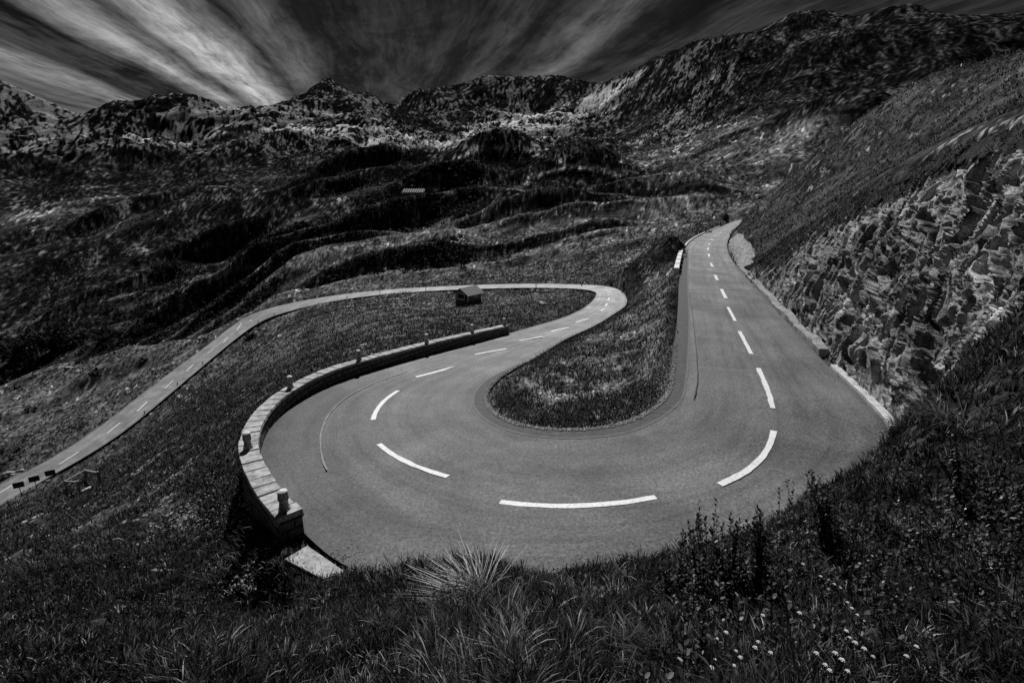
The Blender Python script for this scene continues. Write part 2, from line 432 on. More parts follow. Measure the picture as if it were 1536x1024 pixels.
bt = np.gradient(base[:, :2], axis=0); bt /= np.linalg.norm(bt, axis=1, keepdims=True); bn = np.stack([bt[:, 1], -bt[:, 0]], 1)
FACE = 2.15


def cliff_limit(x, y):
    """signed distance behind the cliff base line (nan away from it) and the base height."""
    e = np.full(x.shape, np.nan); zb = np.zeros(x.shape)
    m = (x > 3) & (y > -4) & (x < 60) & (y < 80)
    X = x[m]; Y = y[m]; k = np.zeros(len(X), int); bs = base[::6]
    for a in range(0, len(X), 60000):
        k[a:a + 60000] = ((X[a:a + 60000, None] - bs[None, :, 0]) ** 2 + (Y[a:a + 60000, None] - bs[None, :, 1]) ** 2).argmin(1) * 6
    ee = (X - base[k, 0]) * bn[k, 0] + (Y - base[k, 1]) * bn[k, 1]
    al = (X - base[k, 0]) * bt[k, 0] + (Y - base[k, 1]) * bt[k, 1]
    ee[(np.abs(al) > 1.5) | (ee < -0.2)] = np.nan
    e[m] = ee; zb[m] = base[k, 2]
    return e, zb


def octaves(x, y, r, amp, ridged, q0=0.006, q1=0.014, q2=0.05, q3=0.22, seed=0):
    """noise whose wavelengths follow the distance, so that near and far ground are equally rough."""
    z = np.zeros(x.shape); lam = 1200.0; k = 0
    while lam > 0.25:
        q = lam / r
        w = sst(q0, q1, q) * (1 - sst(q2, q3, q))
        m = w > 0.001
        if m.any():
            xx = x[m] / lam + 31.7 * k + seed; yy = y[m] / lam - 12.9 * k
            n = perlin(xx, yy); R = 1 - 2.2 * np.abs(n)
            n = n * (1 - ridged[m]) + R * ridged[m] * 0.8
            z[m] += w[m] * n * lam * amp[m]
        lam *= 0.5; k += 1
    return z


def patches(x, y, r, seed, q0=0.003, q1=0.006, q2=0.05, q3=0.2, sx=1.0, sy=1.0):
    """unit-height mottling made of world-anchored octaves whose size follows the distance."""
    z = np.zeros(x.shape); lam = 1200.0; k = 0
    while lam > 0.06:
        q = lam / r; w = sst(q0, q1, q) * (1 - sst(q2, q3, q)); m = w > 0.001
        if m.any(): z[m] += w[m] * perlin(x[m] * sx / lam + 13.7 * k + seed, y[m] * sy / lam - 27.1 * k + seed * 2.3)
        lam *= 0.5; k += 1
    return z


def terrain_z(x, y, detail=True):
    r = np.maximum(np.hypot(x, y), 0.5); az = np.arctan2(x, y); lr = np.log(r)
    o = rbf(az, lr)
    return finish(x, y, r, o, detail)


def finish(x, y, r, o, detail=True):
    z = EYE + r * o[..., 0]; rock = np.clip(o[..., 1], 0, 1); dark = np.clip(o[..., 2], 0, 1)
    far = sst(120, 500, r)
    for (kx, ky, wx, wy, hh, dk) in KN:
        d = math.hypot(kx, ky); ax, ay = kx / d, ky / d
        al = (x - kx) * ax + (y - ky) * ay; ac = (x - kx) * ay - (y - ky) * ax
        g = np.exp(-(ac / wx) ** 2 - (al / wy) ** 2)
        z = z + hh * g; dark = dark + (dk - dark) * np.clip(g * 1.2, 0, 1)
    idx, out, side, zr = road_near(x, y)
    keep = sst(0.3, 2.5 + 0.03 * r, out)
    if detail:
        rug = np.clip(rock * (0.25 + 0.75 * far), 0, 1)
        amp = 0.045 - .022 * far * (1 - rug) + 0.06 * rug
        fold = octaves(x, y, r, (0.02 + 0.075 * sst(60, 250, r) * (1 - .3 * rug)) * np.ones(r.shape), 0.25 * np.ones(r.shape), .04, .08, .16, .45, 5.5)
        z = z + fold * keep
        az = np.arctan2(x, y); lr = np.log(r); gsum = 0; wz = .035 * perlin(az * 14, lr * 9) + .014 * perlin(az * 40, lr * 26)
        for f, sh in ((13, 3), (29, 8), (64, 1), (140, 5)):
            n = perlin((az + wz) * f + lr * f * (0.5 * sst(.1, .4, az) - .3 * sst(.2, -.3, az)) + sh, (lr + wz) * f * 0.34 - sh * 3.3); gsum = gsum + (0.5 - 1.8 * np.abs(n)) * (0.26 + .1 * (f > 60)) / f
        z = z + r * gsum * rug * far * (0.52 - .34 * sst(.42, .05, np.abs(az - .05))) - 0.016 * r * sst(800, 1300, r)
        z = z + octaves(x, y, r, amp, np.clip(rug * .5, 0, .3)) * (0.25 + 0.75 * keep) * sst(0, 0.5, out)
    e, zb = cliff_limit(x, y)
    lim = zb + np.maximum(0, e - 0.55) * FACE
    z = np.where(np.isnan(e), z, np.minimum(z, lim))
    z = np.where((out < 1.2) & (side < 0) & ~np.isnan(e), np.minimum(z, zr + 0.05), z)
    wd = 0.35 + 0.012 * r
    w = 1 - sst(0.04 + 0.006 * r, 0.04 + wd + 0.006 * r, out)
    z = z + (zr - 0.08 - 0.0035 * r - z) * w
    # outer side of the parapet falls away at once
    return z, rock, dark, out, side


# polar sheet around the viewpoint: fine where near, reaching past the skyline
NAZ = 1020
AZ = np.linspace(math.radians(-56), math.radians(58), NAZ)
LR = np.log(np.r_[np.geomspace(0.5, 1.4, 14, endpoint=False), np.geomspace(1.4, 30, 260, endpoint=False), np.geomspace(30, 300, 250, endpoint=False), np.geomspace(300, 3300, 470, endpoint=False), np.geomspace(3300, 4600, 8)])
NRG = len(LR)
ca = np.linspace(0, NAZ - 1, 256); cr = np.unique(np.r_[np.arange(0, NRG, 3), NRG - 1])
cg = rbf(np.interp(ca, np.arange(NAZ), AZ)[None, :].repeat(len(cr), 0), LR[cr][:, None].repeat(256, 1))
tmp = np.zeros((NRG, 256, 3)); full = np.zeros((NRG, NAZ, 3))
for ch in range(3):
    for j in range(256): tmp[:, j, ch] = np.interp(np.arange(NRG), cr, cg[:, j, ch])
    for i in range(NRG): full[i, :, ch] = np.interp(np.arange(NAZ), ca, tmp[i, :, ch])
RR = np.exp(LR)[:, None].repeat(NAZ, 1); AA = AZ[None, :].repeat(NRG, 0)
GX, GY = RR * np.sin(AA), RR * np.cos(AA)
GZ, GROCK, GDARK, GOUT, GSIDE = finish(GX, GY, RR, full)
GT = (GZ - EYE) / RR
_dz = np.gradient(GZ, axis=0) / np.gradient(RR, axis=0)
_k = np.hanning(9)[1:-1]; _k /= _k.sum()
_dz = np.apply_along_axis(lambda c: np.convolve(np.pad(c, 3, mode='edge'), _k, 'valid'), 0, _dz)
GDARK = np.clip(GDARK + sst(75, 150, RR) * (0.8 * sst(0.16, 0.46, _dz) - 0.45 * sst(0.12, -0.10, _dz)), 0, 1.2)   # shade painted in: slopes away from the sun darkened, sunward ones lightened
def hit0(u, v):
    dx, dy, dz = ray(u, v); az = math.atan2(dx, dy); t = dz / math.hypot(dx, dy); j = int(np.clip(round((az - AZ[0]) / (AZ[1] - AZ[0])), 0, NAZ - 1))
    i = int(np.argmax(GT[14:, j] >= t)) + 14
    if GT[i, j] < t: i = 14 + int(np.argmax(GT[14:, j]))
    return np.array([GX[i, j], GY[i, j], GZ[i, j]])


# outcrops, scree, heath, plus painted-in shade of buttresses and knolls and their lit rims: (rock change, darkness change, half-width in 1/740 of the distance, line of spots)
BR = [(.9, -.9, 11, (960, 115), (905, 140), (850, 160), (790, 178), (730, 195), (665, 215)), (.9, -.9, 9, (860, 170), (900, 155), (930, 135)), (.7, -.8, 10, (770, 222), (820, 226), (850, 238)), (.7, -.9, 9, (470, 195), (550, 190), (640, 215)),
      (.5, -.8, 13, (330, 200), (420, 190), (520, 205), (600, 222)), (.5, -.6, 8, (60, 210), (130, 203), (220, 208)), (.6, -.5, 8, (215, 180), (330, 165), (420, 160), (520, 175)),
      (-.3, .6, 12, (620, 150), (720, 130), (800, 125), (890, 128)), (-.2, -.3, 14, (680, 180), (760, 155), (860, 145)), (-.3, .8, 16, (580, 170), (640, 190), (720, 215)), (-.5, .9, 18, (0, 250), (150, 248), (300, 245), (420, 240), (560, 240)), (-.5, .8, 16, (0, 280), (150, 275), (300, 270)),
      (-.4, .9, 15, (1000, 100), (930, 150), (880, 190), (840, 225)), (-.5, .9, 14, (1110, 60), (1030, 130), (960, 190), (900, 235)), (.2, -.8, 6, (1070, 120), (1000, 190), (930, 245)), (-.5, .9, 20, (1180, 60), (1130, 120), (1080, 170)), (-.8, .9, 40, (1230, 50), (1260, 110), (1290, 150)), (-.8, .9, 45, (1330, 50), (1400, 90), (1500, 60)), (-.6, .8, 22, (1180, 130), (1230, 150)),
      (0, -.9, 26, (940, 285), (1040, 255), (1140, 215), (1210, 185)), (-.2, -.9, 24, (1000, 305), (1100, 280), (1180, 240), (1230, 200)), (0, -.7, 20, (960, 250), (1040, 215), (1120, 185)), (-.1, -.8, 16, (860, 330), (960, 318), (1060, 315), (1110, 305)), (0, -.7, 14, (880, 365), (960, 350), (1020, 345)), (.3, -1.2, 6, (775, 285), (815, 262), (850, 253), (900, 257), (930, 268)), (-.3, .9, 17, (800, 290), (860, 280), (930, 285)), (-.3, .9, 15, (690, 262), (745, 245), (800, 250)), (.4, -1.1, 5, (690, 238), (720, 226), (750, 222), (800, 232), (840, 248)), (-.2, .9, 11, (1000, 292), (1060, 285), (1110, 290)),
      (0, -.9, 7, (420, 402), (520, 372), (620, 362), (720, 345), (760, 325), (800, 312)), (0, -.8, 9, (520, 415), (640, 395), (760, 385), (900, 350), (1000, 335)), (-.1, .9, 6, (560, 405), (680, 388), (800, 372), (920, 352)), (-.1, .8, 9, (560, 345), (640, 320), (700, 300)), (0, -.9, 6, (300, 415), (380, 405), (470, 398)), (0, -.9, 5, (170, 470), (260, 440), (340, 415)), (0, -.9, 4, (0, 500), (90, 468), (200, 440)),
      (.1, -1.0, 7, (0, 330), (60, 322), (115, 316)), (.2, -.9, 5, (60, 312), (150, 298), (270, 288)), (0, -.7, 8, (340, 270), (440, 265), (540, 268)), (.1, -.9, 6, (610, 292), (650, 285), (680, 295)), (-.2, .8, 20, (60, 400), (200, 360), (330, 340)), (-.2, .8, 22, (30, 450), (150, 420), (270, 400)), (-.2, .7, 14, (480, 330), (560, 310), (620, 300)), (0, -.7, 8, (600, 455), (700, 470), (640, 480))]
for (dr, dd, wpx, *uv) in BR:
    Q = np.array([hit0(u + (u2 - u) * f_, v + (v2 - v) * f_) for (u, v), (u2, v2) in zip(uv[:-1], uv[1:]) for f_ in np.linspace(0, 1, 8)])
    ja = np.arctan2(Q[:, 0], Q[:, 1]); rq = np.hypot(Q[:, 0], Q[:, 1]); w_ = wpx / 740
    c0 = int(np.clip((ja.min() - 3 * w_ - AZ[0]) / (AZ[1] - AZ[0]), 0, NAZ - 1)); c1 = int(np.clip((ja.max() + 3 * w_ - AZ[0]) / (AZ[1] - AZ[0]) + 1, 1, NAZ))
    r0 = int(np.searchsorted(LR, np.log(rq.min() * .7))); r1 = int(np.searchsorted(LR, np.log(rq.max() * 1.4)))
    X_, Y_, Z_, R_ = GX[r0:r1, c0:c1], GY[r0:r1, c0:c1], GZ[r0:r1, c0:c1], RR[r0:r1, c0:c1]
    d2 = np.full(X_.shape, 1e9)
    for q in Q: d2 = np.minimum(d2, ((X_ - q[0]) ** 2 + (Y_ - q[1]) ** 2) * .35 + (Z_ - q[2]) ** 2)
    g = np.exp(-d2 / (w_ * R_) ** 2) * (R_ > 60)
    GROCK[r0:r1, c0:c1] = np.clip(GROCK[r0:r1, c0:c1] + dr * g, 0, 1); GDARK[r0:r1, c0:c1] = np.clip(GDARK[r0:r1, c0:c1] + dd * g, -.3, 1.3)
_st = np.clip(np.abs(_dz), 0, 2)


def drawn_out(az, lr, seed, Ks, c=.30):
    """mottling drawn out down the slopes around the viewpoint hill."""
    z = np.zeros(az.shape); w = 0.03 * perlin(az * 9 + seed, lr * 7)
    for k, K in enumerate(Ks): z += perlin((az + w) * K + 3.7 * k + seed, (lr + w) * K * c - 5.1 * k + seed)
    return z


_pf = sst(30, 80, RR); _lg = np.log(RR)
_t1 = patches(GX, GY, RR, 3.1, sy=.6) * (1 - _pf) + drawn_out(AA, _lg, 3.1, (34, 70, 140, 260)) * _pf
_t2 = patches(GX, GY, RR, 8.7, .002, .004, .02, .09, sy=.7) * (1 - _pf) + drawn_out(AA, _lg, 8.7, (60, 120, 240)) * _pf
_t4 = patches(GX, GY, RR, 4.4, .0025, .005, .009, .03) * (1 - _pf) + drawn_out(AA, _lg, 4.4, (170, 310), .35) * 1.2 * _pf
_t3 = patches(GX, GY, RR, 5.2, .012, .025, .1, .3) * (1 - _pf) + drawn_out(AA, _lg, 5.2, (14, 30, 60)) * _pf
GMASK = sst(-.05, .09, GROCK - .62 + .34 * _t1 + .30 * _t4 + .22 * _t3 + .25 * np.minimum(_st, 1.2) - .12)
GROCKC = (.72 + .28 * sst(60, 300, RR)) * np.clip(.52 + .45 * _t2 + .45 * _t4 + .30 * _t3, 0, 1)
GTONE = np.clip(.52 + .34 * _t4 + .20 * _t1 + .16 * _t3, 0, 1)
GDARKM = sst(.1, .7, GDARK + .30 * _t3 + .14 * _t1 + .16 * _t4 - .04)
print('terrain', NRG, NAZ, round(time.time() - T0, 1))


def hit(u, v):
    """the first ground point along a line of sight."""
    dx, dy, dz = ray(u, v); az = math.atan2(dx, dy); t = dz / math.hypot(dx, dy)
    j = (az - AZ[0]) / (AZ[1] - AZ[0]); j0 = int(np.clip(j, 0, NAZ - 2)); f = j - j0
    colm = GT[:, j0] * (1 - f) + GT[:, j0 + 1] * f
    i = int(np.argmax(colm[14:] >= t)) + 14
    if colm[i] < t: i = NRG - 1
    a, b = colm[i - 1], colm[i]; g = 0 if b == a else np.clip((t - a) / (b - a), 0, 1)
    r = math.exp(LR[i - 1] + (LR[i] - LR[i - 1]) * g)
    return Vector((r * math.sin(az), r * math.cos(az), EYE + r * t))


def ground(x, y):
    """height of the built sheet at plan points (arrays)."""
    r = np.hypot(x, y); i = np.interp(np.log(r), LR, np.arange(NRG)); j = (np.arctan2(x, y) - AZ[0]) / (AZ[1] - AZ[0])
    i0 = np.clip(i.astype(int), 0, NRG - 2); j0 = np.clip(j.astype(int), 0, NAZ - 2); fi = i - i0; fj = np.clip(j - j0, 0, 1)
    def s(A): return (A[i0, j0] * (1 - fj) + A[i0, j0 + 1] * fj) * (1 - fi) + (A[i0 + 1, j0] * (1 - fj) + A[i0 + 1, j0 + 1] * fj) * fi
    return s(GZ), s(GOUT), s(GROCK), s(GDARK)


# ---- terrain material
tm = Mat('meadow_and_rock', 1.0, 0.0)
co = tm.coord()
n_big = tm.noise(0.011, 9, 0.6, co); n_mid = tm.noise(0.16, 10, 0.62, co); n_fin = tm.noise(2.2, 8, 0.65, co)
streak = tm.noise(0.05, 9, 0.62, tm.coord((1, 0.35, 2.2), (0, 0, 0.5)))
geo = tm.node('ShaderNodeNewGeometry'); sep = tm.node('ShaderNodeSeparateXYZ'); tm.link(geo.outputs['True Normal'], sep.inputs[0])
steep = tm.math('SUBTRACT', 1.0, sep.outputs[2])
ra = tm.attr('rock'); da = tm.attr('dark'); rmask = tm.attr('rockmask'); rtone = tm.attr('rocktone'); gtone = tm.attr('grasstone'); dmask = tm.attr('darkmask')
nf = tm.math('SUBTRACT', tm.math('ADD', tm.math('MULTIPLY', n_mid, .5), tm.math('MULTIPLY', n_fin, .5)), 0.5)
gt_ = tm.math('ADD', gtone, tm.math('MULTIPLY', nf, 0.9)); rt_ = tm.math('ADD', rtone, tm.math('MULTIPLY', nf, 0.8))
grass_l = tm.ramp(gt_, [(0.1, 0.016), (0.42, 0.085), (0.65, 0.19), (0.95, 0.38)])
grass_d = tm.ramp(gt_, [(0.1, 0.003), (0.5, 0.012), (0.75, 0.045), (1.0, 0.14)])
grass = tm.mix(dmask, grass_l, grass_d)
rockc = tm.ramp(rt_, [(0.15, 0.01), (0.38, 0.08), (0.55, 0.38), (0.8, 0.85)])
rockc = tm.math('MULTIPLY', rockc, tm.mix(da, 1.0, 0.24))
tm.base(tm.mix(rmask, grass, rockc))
bb = tm.math('ADD', tm.math('MULTIPLY', n_mid, 2.2), tm.math('MULTIPLY', n_fin, 0.22))
farb = tm.noise(0.022, 10, 0.7, tm.coord((1, 0.6, 1.2), (0, 0, 0.5)))
bb = tm.math('ADD', bb, tm.math('MULTIPLY', tm.math('MULTIPLY', farb, ra), 34.0))
tm.bump(bb, 1.0, 0.8)

ii = (np.arange(NRG - 1)[:, None] * NAZ + np.arange(NAZ - 1)[None, :]).ravel()
F = np.stack([ii, ii + 1, ii + NAZ + 1, ii + NAZ], 1)
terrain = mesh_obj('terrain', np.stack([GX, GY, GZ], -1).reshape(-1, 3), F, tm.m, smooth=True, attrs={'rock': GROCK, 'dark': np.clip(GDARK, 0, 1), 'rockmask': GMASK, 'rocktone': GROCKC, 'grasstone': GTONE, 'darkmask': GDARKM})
tag(terrain, kind='structure')
print('terrain mesh', round(time.time() - T0, 1))


# ------------------------------------------------------------------ road surface
def strip(name, A, B, mat, dz=0.0, cols=2, parent=None, attrs=True):
    A = np.asarray(A); B = np.asarray(B); n = len(A); f = np.linspace(0, 1, cols)
    V = A[:, None] + (B - A)[:, None] * f[None, :, None]; V = V + np.array([0, 0, dz])
    i = (np.arange(n - 1)[:, None] * cols + np.arange(cols - 1)[None]).ravel()
    Fq = np.stack([i, i + 1, i + cols + 1, i + cols], 1)
    # face up
    p = V.reshape(-1, 3); q = Fq[len(Fq) // 2]
    if np.cross(p[q[1]] - p[q[0]], p[q[2]] - p[q[0]])[2] < 0: Fq = Fq[:, ::-1]
    lat = np.broadcast_to(f[None], (n, cols)); mid = (A + B) / 2; lon = np.repeat(np.r_[0, np.cumsum(np.linalg.norm(np.diff(mid, axis=0), axis=1))], cols)
    return mesh_obj(name, V.reshape(-1, 3), Fq, mat, parent, smooth=True, attrs={'across': lat, 'along': lon} if attrs else None)


am = Mat('asphalt', 0.72, 0.35)
co = am.coord()
grain = am.noise(46, 3, 0.7, co); blot = am.ramp(am.noise(0.33, 8, 0.62, co, 0.6), [(0.32, 0.15), (0.5, 0.5), (0.68, 0.9)]); fine = am.noise(9, 5, 0.7, co)
acr = am.attr('across')
worn = am.ramp(acr, [(0.0, 0.7), (0.06, 0.85), (0.12, 1.06), (0.2, 0.86), (0.27, 0.98), (0.33, 0.88), (0.42, 1.1), (0.52, 1.06), (0.62, 0.88), (0.69, 1.0), (0.76, 0.86), (0.86, 1.1), (0.95, 0.92), (1.0, 0.75)])
wn = am.node('ShaderNodeValToRGB')
v = am.math('ADD', am.math('MULTIPLY', grain, 0.115), am.math('MULTIPLY', blot, 0.09))
v = am.math('ADD', v, am.math('MULTIPLY', fine, 0.05))
_c = am.node('ShaderNodeCombineXYZ'); am.link(am.math('MULTIPLY', acr, 16.0), _c.inputs[0]); am.link(am.math('MULTIPLY', am.attr('along'), 0.22), _c.inputs[1])
trk = am.ramp(am.noise(1.0, 6, 0.6, _c.outputs[0]), [(0.32, .78), (0.5, 1.0), (0.68, 1.12)])
spk = am.ramp(am.noise(17, 4, 0.75, co), [(0.32, 0.55), (0.5, 1.0), (0.68, 1.5)])
v = am.math('MULTIPLY', am.math('MULTIPLY', v, trk), spk)
v = am.math('MULTIPLY', am.math('SUBTRACT', v, 0.046), am.math('MULTIPLY', worn, 1.08))
vor = am.node('ShaderNodeTexVoronoi', feature='DISTANCE_TO_EDGE'); vor.inputs['Scale'].default_value = 0.22; vor.inputs['Randomness'].default_value = 1
wco = am.node('ShaderNodeVectorMath', operation='ADD'); nz = am.node('ShaderNodeTexNoise'); nz.inputs['Scale'].default_value = 0.8; nz.inputs['Detail'].default_value = 6
am.link(co, nz.inputs['Vector']); am.link(co, wco.inputs[0]); am.link(nz.outputs['Color'], wco.inputs[1]); am.link(wco.outputs[0], vor.inputs['Vector'])
crk = am.ramp(vor.outputs['Distance'], [(0.0, 0.62), (0.004, 0.8), (0.007, 1.0)])
crk = am.mix(am.ramp(am.noise(0.35, 3, 0.5, co), [(0.52, 0), (0.6, 1)]), 1.0, crk)
_s = am.math('MULTIPLY', am.ramp(am.math('ADD', acr, am.math('MULTIPLY', am.math('SUBTRACT', blot, .5), .06)), [(.735, 0), (.765, 1)]), am.attr('layby'))
_s = am.math('MULTIPLY', _s, am.ramp(am.noise(1.3, 8, .7, co), [(.3, .55), (.7, 1.0)]))
am.base(am.math('MULTIPLY', am.math('MULTIPLY', am.math('MULTIPLY', v, crk), am.math('SUBTRACT', 1.0, am.math('MULTIPLY', _s, .38))), am.attr('age'))); am.bump(am.math('ADD', grain, fine), 0.012, 0.6)
road = strip('road', rL, rR, am.m, 0.0, 9); road.data.attributes.new('age', 'FLOAT', 'POINT').data.foreach_set('value', np.repeat(np.interp(np.arange(NR) / NS, [0, 8, 12, 15, 22, 25, 28, 31, 43, 46, 49, 52], [1.9, 2.0, 2.6, 3.3, 3.2, 2.4, 1.5, 1.0, 1.0, 1.25, 1.9, 2.4]), 9).astype(np.float32)); tag(road, kind='structure')
road.data.attributes.new('layby', 'FLOAT', 'POINT').data.foreach_set('value', np.repeat(np.interp(np.arange(NR) / NS, [29, 31, 35.2, 35.9], [0, 1, 1, 0]), 9).astype(np.float32))
# centre column of the strip should follow the marked centre line: rebuild with the centre kept
V = np.zeros((NR, 9, 3))
for k in range(5): V[:, k] = rL + (rC - rL) * (k / 4)
for k in range(1, 5): V[:, 4 + k] = rC + (rR - rC) * (k / 4)
road.data.vertices.foreach_set('co', V.reshape(-1, 3).astype(np.float32).ravel()); road.data.update()


def at_road(u, v, k):
    """line of sight on the road surface near measured section k."""
    z = np.interp(k * NS, np.arange(NR), rC[:, 2]); return at_z(u, v, z)


paint = Mat('road_paint', 0.6, 0.4); pn = paint.noise(22, 6, 0.75)
paint.base(paint.ramp(pn, [(0.33, 0.10), (0.39, 0.42), (0.5, 0.66), (0.7, 0.80)])); paint.bump(pn, 0.004)


def ribbon_on(P, width, mat, name, parent=None, dz=0.006, ragged=0.0):
    P = np.asarray(P); t = np.gradient(P[:, :2], axis=0); t /= np.linalg.norm(t, axis=1, keepdims=True) + 1e-9
    n = np.stack([-t[:, 1], t[:, 0], np.zeros(len(P))], 1)
    w = np.full(len(P), width / 2)[:, None]
    a = P + n * (w + rng.normal(0, ragged, (len(P), 1))); b = P - n * (w + rng.normal(0, ragged, (len(P), 1)))
    return strip(name, a, b, mat, dz, 2, parent)


def center_between(pa, pb, n=14):
    """points of the centre line between two plan points."""
    ka = np.argmin(np.linalg.norm(rC[:, :2] - pa[:2], axis=1)); kb = np.argmin(np.linalg.norm(rC[:, :2] - pb[:2], axis=1))
    k = np.linspace(ka, kb, n)
    P = np.stack([np.interp(k, np.arange(NR), rC[:, j]) for j in range(3)], 1)
    # shift so that both ends sit where they were seen
    s = np.linspace(0, 1, n)[:, None]
    return P + (pa - P[0]) * (1 - s) * [1, 1, 0] + (pb - P[-1]) * s * [1, 1, 0]


DASH = [(20, 729, 0, 739, 1), (87, 693, 118, 677, 3), (160, 648, 181, 635, 4), (205, 615, 221, 603, 5), (247, 581, 260, 572, 6), (279, 554, 290, 547, 7), (311, 527, 320, 523, 8), (334, 509, 342, 504, 9), (355, 495, 363, 489, 9.4), (375, 482, 383, 477, 10.2),
        (915, 437, 915, 441, 21.2), (914, 446, 912, 452, 22.4), (911, 455, 908, 461, 23), (906, 463, 901, 467, 23.9), (888, 472, 903, 464, 24.2), (864, 484, 882, 477, 25), (827, 497, 854, 488, 26), (779, 512, 814, 501, 27), (713, 535, 760, 519, 28), (624, 568, 689, 545, 29),
        (560, 634, 597, 582, 31), (672, 724, 568, 659, 34), (983, 751, 750, 746, 37), (1160, 649, 1080, 724, 40), (1137, 553, 1159, 611, 42.5), (1109, 497, 1127, 531, 44), (1092, 461, 1103, 482, 45), (1082, 434, 1089, 448, 46), (1072.5, 413, 1076, 421, 46.8), (1066, 395, 1069, 401, 47.5),
        (1063, 381, 1064, 386, 48.2), (1062, 372, 1062.3, 376, 49), (1063.5, 365.5, 1064.5, 368, 50), (1066.5, 359, 1069.5, 361.5, 50.5), (1072, 354.5, 1075, 355.8, 51), (1079, 349.5, 1082, 351, 51.7), (1086, 344.8, 1089, 346.3, 52.2), (1093, 340.6, 1095, 341.6, 53)]
for d in DASH:
    if d[4] == 24.2: continue
    k = d[4]
    z = float(np.interp(k * NS, np.arange(NR), rC[:, 2]))
    pa = at_z(d[0], d[1], z); pb = at_z(d[2], d[3], z)
    P = center_between(pa, pb, 16)
    ln = np.linalg.norm(pa - pb)
    ribbon_on(P, 0.15 if np.hypot(*pa[:2]) < 30 else .2, paint.m, 'lane_dash', road, 0.007 + .0005 * np.hypot(*pa[:2]), 0.007)

# gutter around the island and worn strip along it
gm = plain('gutter_asphalt', 0.03, 0.075, 7, 0.8, 0.3, 0.004)
a, b = sec_i(28.6), sec_i(49)
w = np.interp(np.arange(a, b), [a, a + 20, b - 20, b], [0.05, .5, .55, .3])[:, None]
dLC = (rC - rL)[a:b]; dLC = dLC / np.linalg.norm(dLC, axis=1, keepdims=True)
tag(strip('gutter', rL[a:b], rL[a:b] + dLC * w, gm, 0.005), kind='structure')
pm = plain('worn_asphalt_edge', 0.075, 0.13, 5, 0.8, 0.3, 0.004)
tag(strip('gutter_edge', rL[a:b] + dLC * (w + 0.0), rL[a:b] + dLC * (w + 0.09), pm, 0.009), kind='structure')


def road_line(name, uv, k0, k1, width, mat, dz=0.005, n=40):
    uv = np.array(uv, float); kk = np.linspace(k0, k1, len(uv))
    P = np.array([at_road(u, v, k) for (u, v), k in zip(uv, kk)])
    s = np.r_[0, np.cumsum(np.linalg.norm(np.diff(P, axis=0), axis=1))]; q = np.linspace(0, s[-1], n)
    P = np.stack([np.interp(q, s, P[:, j]) for j in range(3)], 1); P = smooth1(P, 5)
    P[:, :2] += rng.normal(0, width * 0.12, (n, 2))
    o = ribbon_on(P, width, mat, name, road, dz, width * 0.15); return o, P


seam_d = plain('tar_seam', 0.012, 0.03, 9, 0.6); seam_l = plain('pale_seam', 0.16, 0.26, 9, 0.8)
_, arcP = road_line('seam', [(611, 556), (560, 574), (524, 592), (500, 612), (487, 630), (481, 650), (480, 668), (484, 690), (490, 704)], 29.5, 34.15, 0.045, seam_l)
road_line('seam', [(984, 436), (1040, 434.5), (1090, 434.5), (1140, 436)], 46, 46, 0.06, seam_d)
road_line('seam', [(1034, 438), (1040, 480), (1044, 520), (1047, 560), (1046, 580), (1040, 598)], 46, 42, 0.03, seam_d)
road_line('seam', [(519, 856), (545, 832), (575, 803), (600, 783)], 36, 35, 0.05, seam_d)
road_line('seam', [(1024, 414), (1034, 416), (1046, 419)], 46.7, 46.7, 0.05, seam_d)
road_line('seam', [(1029, 388), (1042, 389.5)], 47.8, 47.8, 0.06, seam_d)
print('road', round(time.time() - T0, 1))

# ------------------------------------------------------------------ cliff
E_ = np.r_[np.linspace(0, 3.2, 190, endpoint=False), np.linspace(3.2, 5.6, 50)]
bx = base[:, None, 0] + bn[:, None, 0] * E_[None]; by = base[:, None, 1] + bn[:, None, 1] * E_[None]
r_ = np.hypot(bx, by); zr_ = EYE + r_ * rbf(np.arctan2(bx, by), np.log(r_))[..., 0]
zl = base[:, None, 2] - 0.1 + E_[None] * FACE
top = zr_ + 0.25 * fbm(bx * 0.9, by * 0.9, 4) - 0.1 - 0.10 * np.maximum(0, E_[None] - 3.2)
cz = np.where(zl < top, zl, top + 0)
cz = -np.logaddexp(-zl * 5, -top * 5) / 5
Scl = CS[:, None] + 0 * E_[None]; Tt = cz - base[:, None, 2]
# slabs leaning to the right: sheared coordinates, narrow across and long upward
A1 = (Scl - Tt * 0.85 + 0.8 * fbm(Scl * .45, Tt * .3, 4)); B1 = Tt + Scl * 0.1 + 1.2 * fbm(Scl * .55 + 5, Tt * .5, 3)
v1, e1, gx1, gy1 = cells(A1 * 1.5, B1 * 0.09 + 0.25 * perlin(A1, B1 * .3)); v2, e2, gx2, gy2 = cells(A1 * 4.2 + 40, B1 * 0.28 + 0.3 * perlin(A1 * 2, B1 * .6)); v3, e3, gx3, gy3 = cells(A1 * 11 + 90, B1 * 0.9)
rid = 1 - 2 * np.abs(perlin(A1 * 1.9 + 3, B1 * .2)); rid2 = 1 - 2 * np.abs(perlin(A1 * 4.3 + 7, B1 * .7))
def fr(v, k): return np.mod(v * k, 1.0) - .5
dsp = (v1 - .5) * 0.42 + gx1 * fr(v1, 57.3) * .75 + gy1 * fr(v1, 91.7) * .8 + (v2 - .5) * 0.07 + gx2 * fr(v2, 57.3) * .8 + gy2 * fr(v2, 33.1) * .3 + (v3 - .5) * 0.09 + gx3 * fr(v3, 71.9) * .22 + 0.30 * rid + .16 * rid2 + .07 * (1 - 2 * np.abs(perlin(A1 * 9 + 17, B1 * 1.1))) + 0.22 * fbm(Scl * 0.5, Tt * 0.45, 3) + 0.05 * fbm(A1 * 3.0, B1 * 1.3, 5, .6)
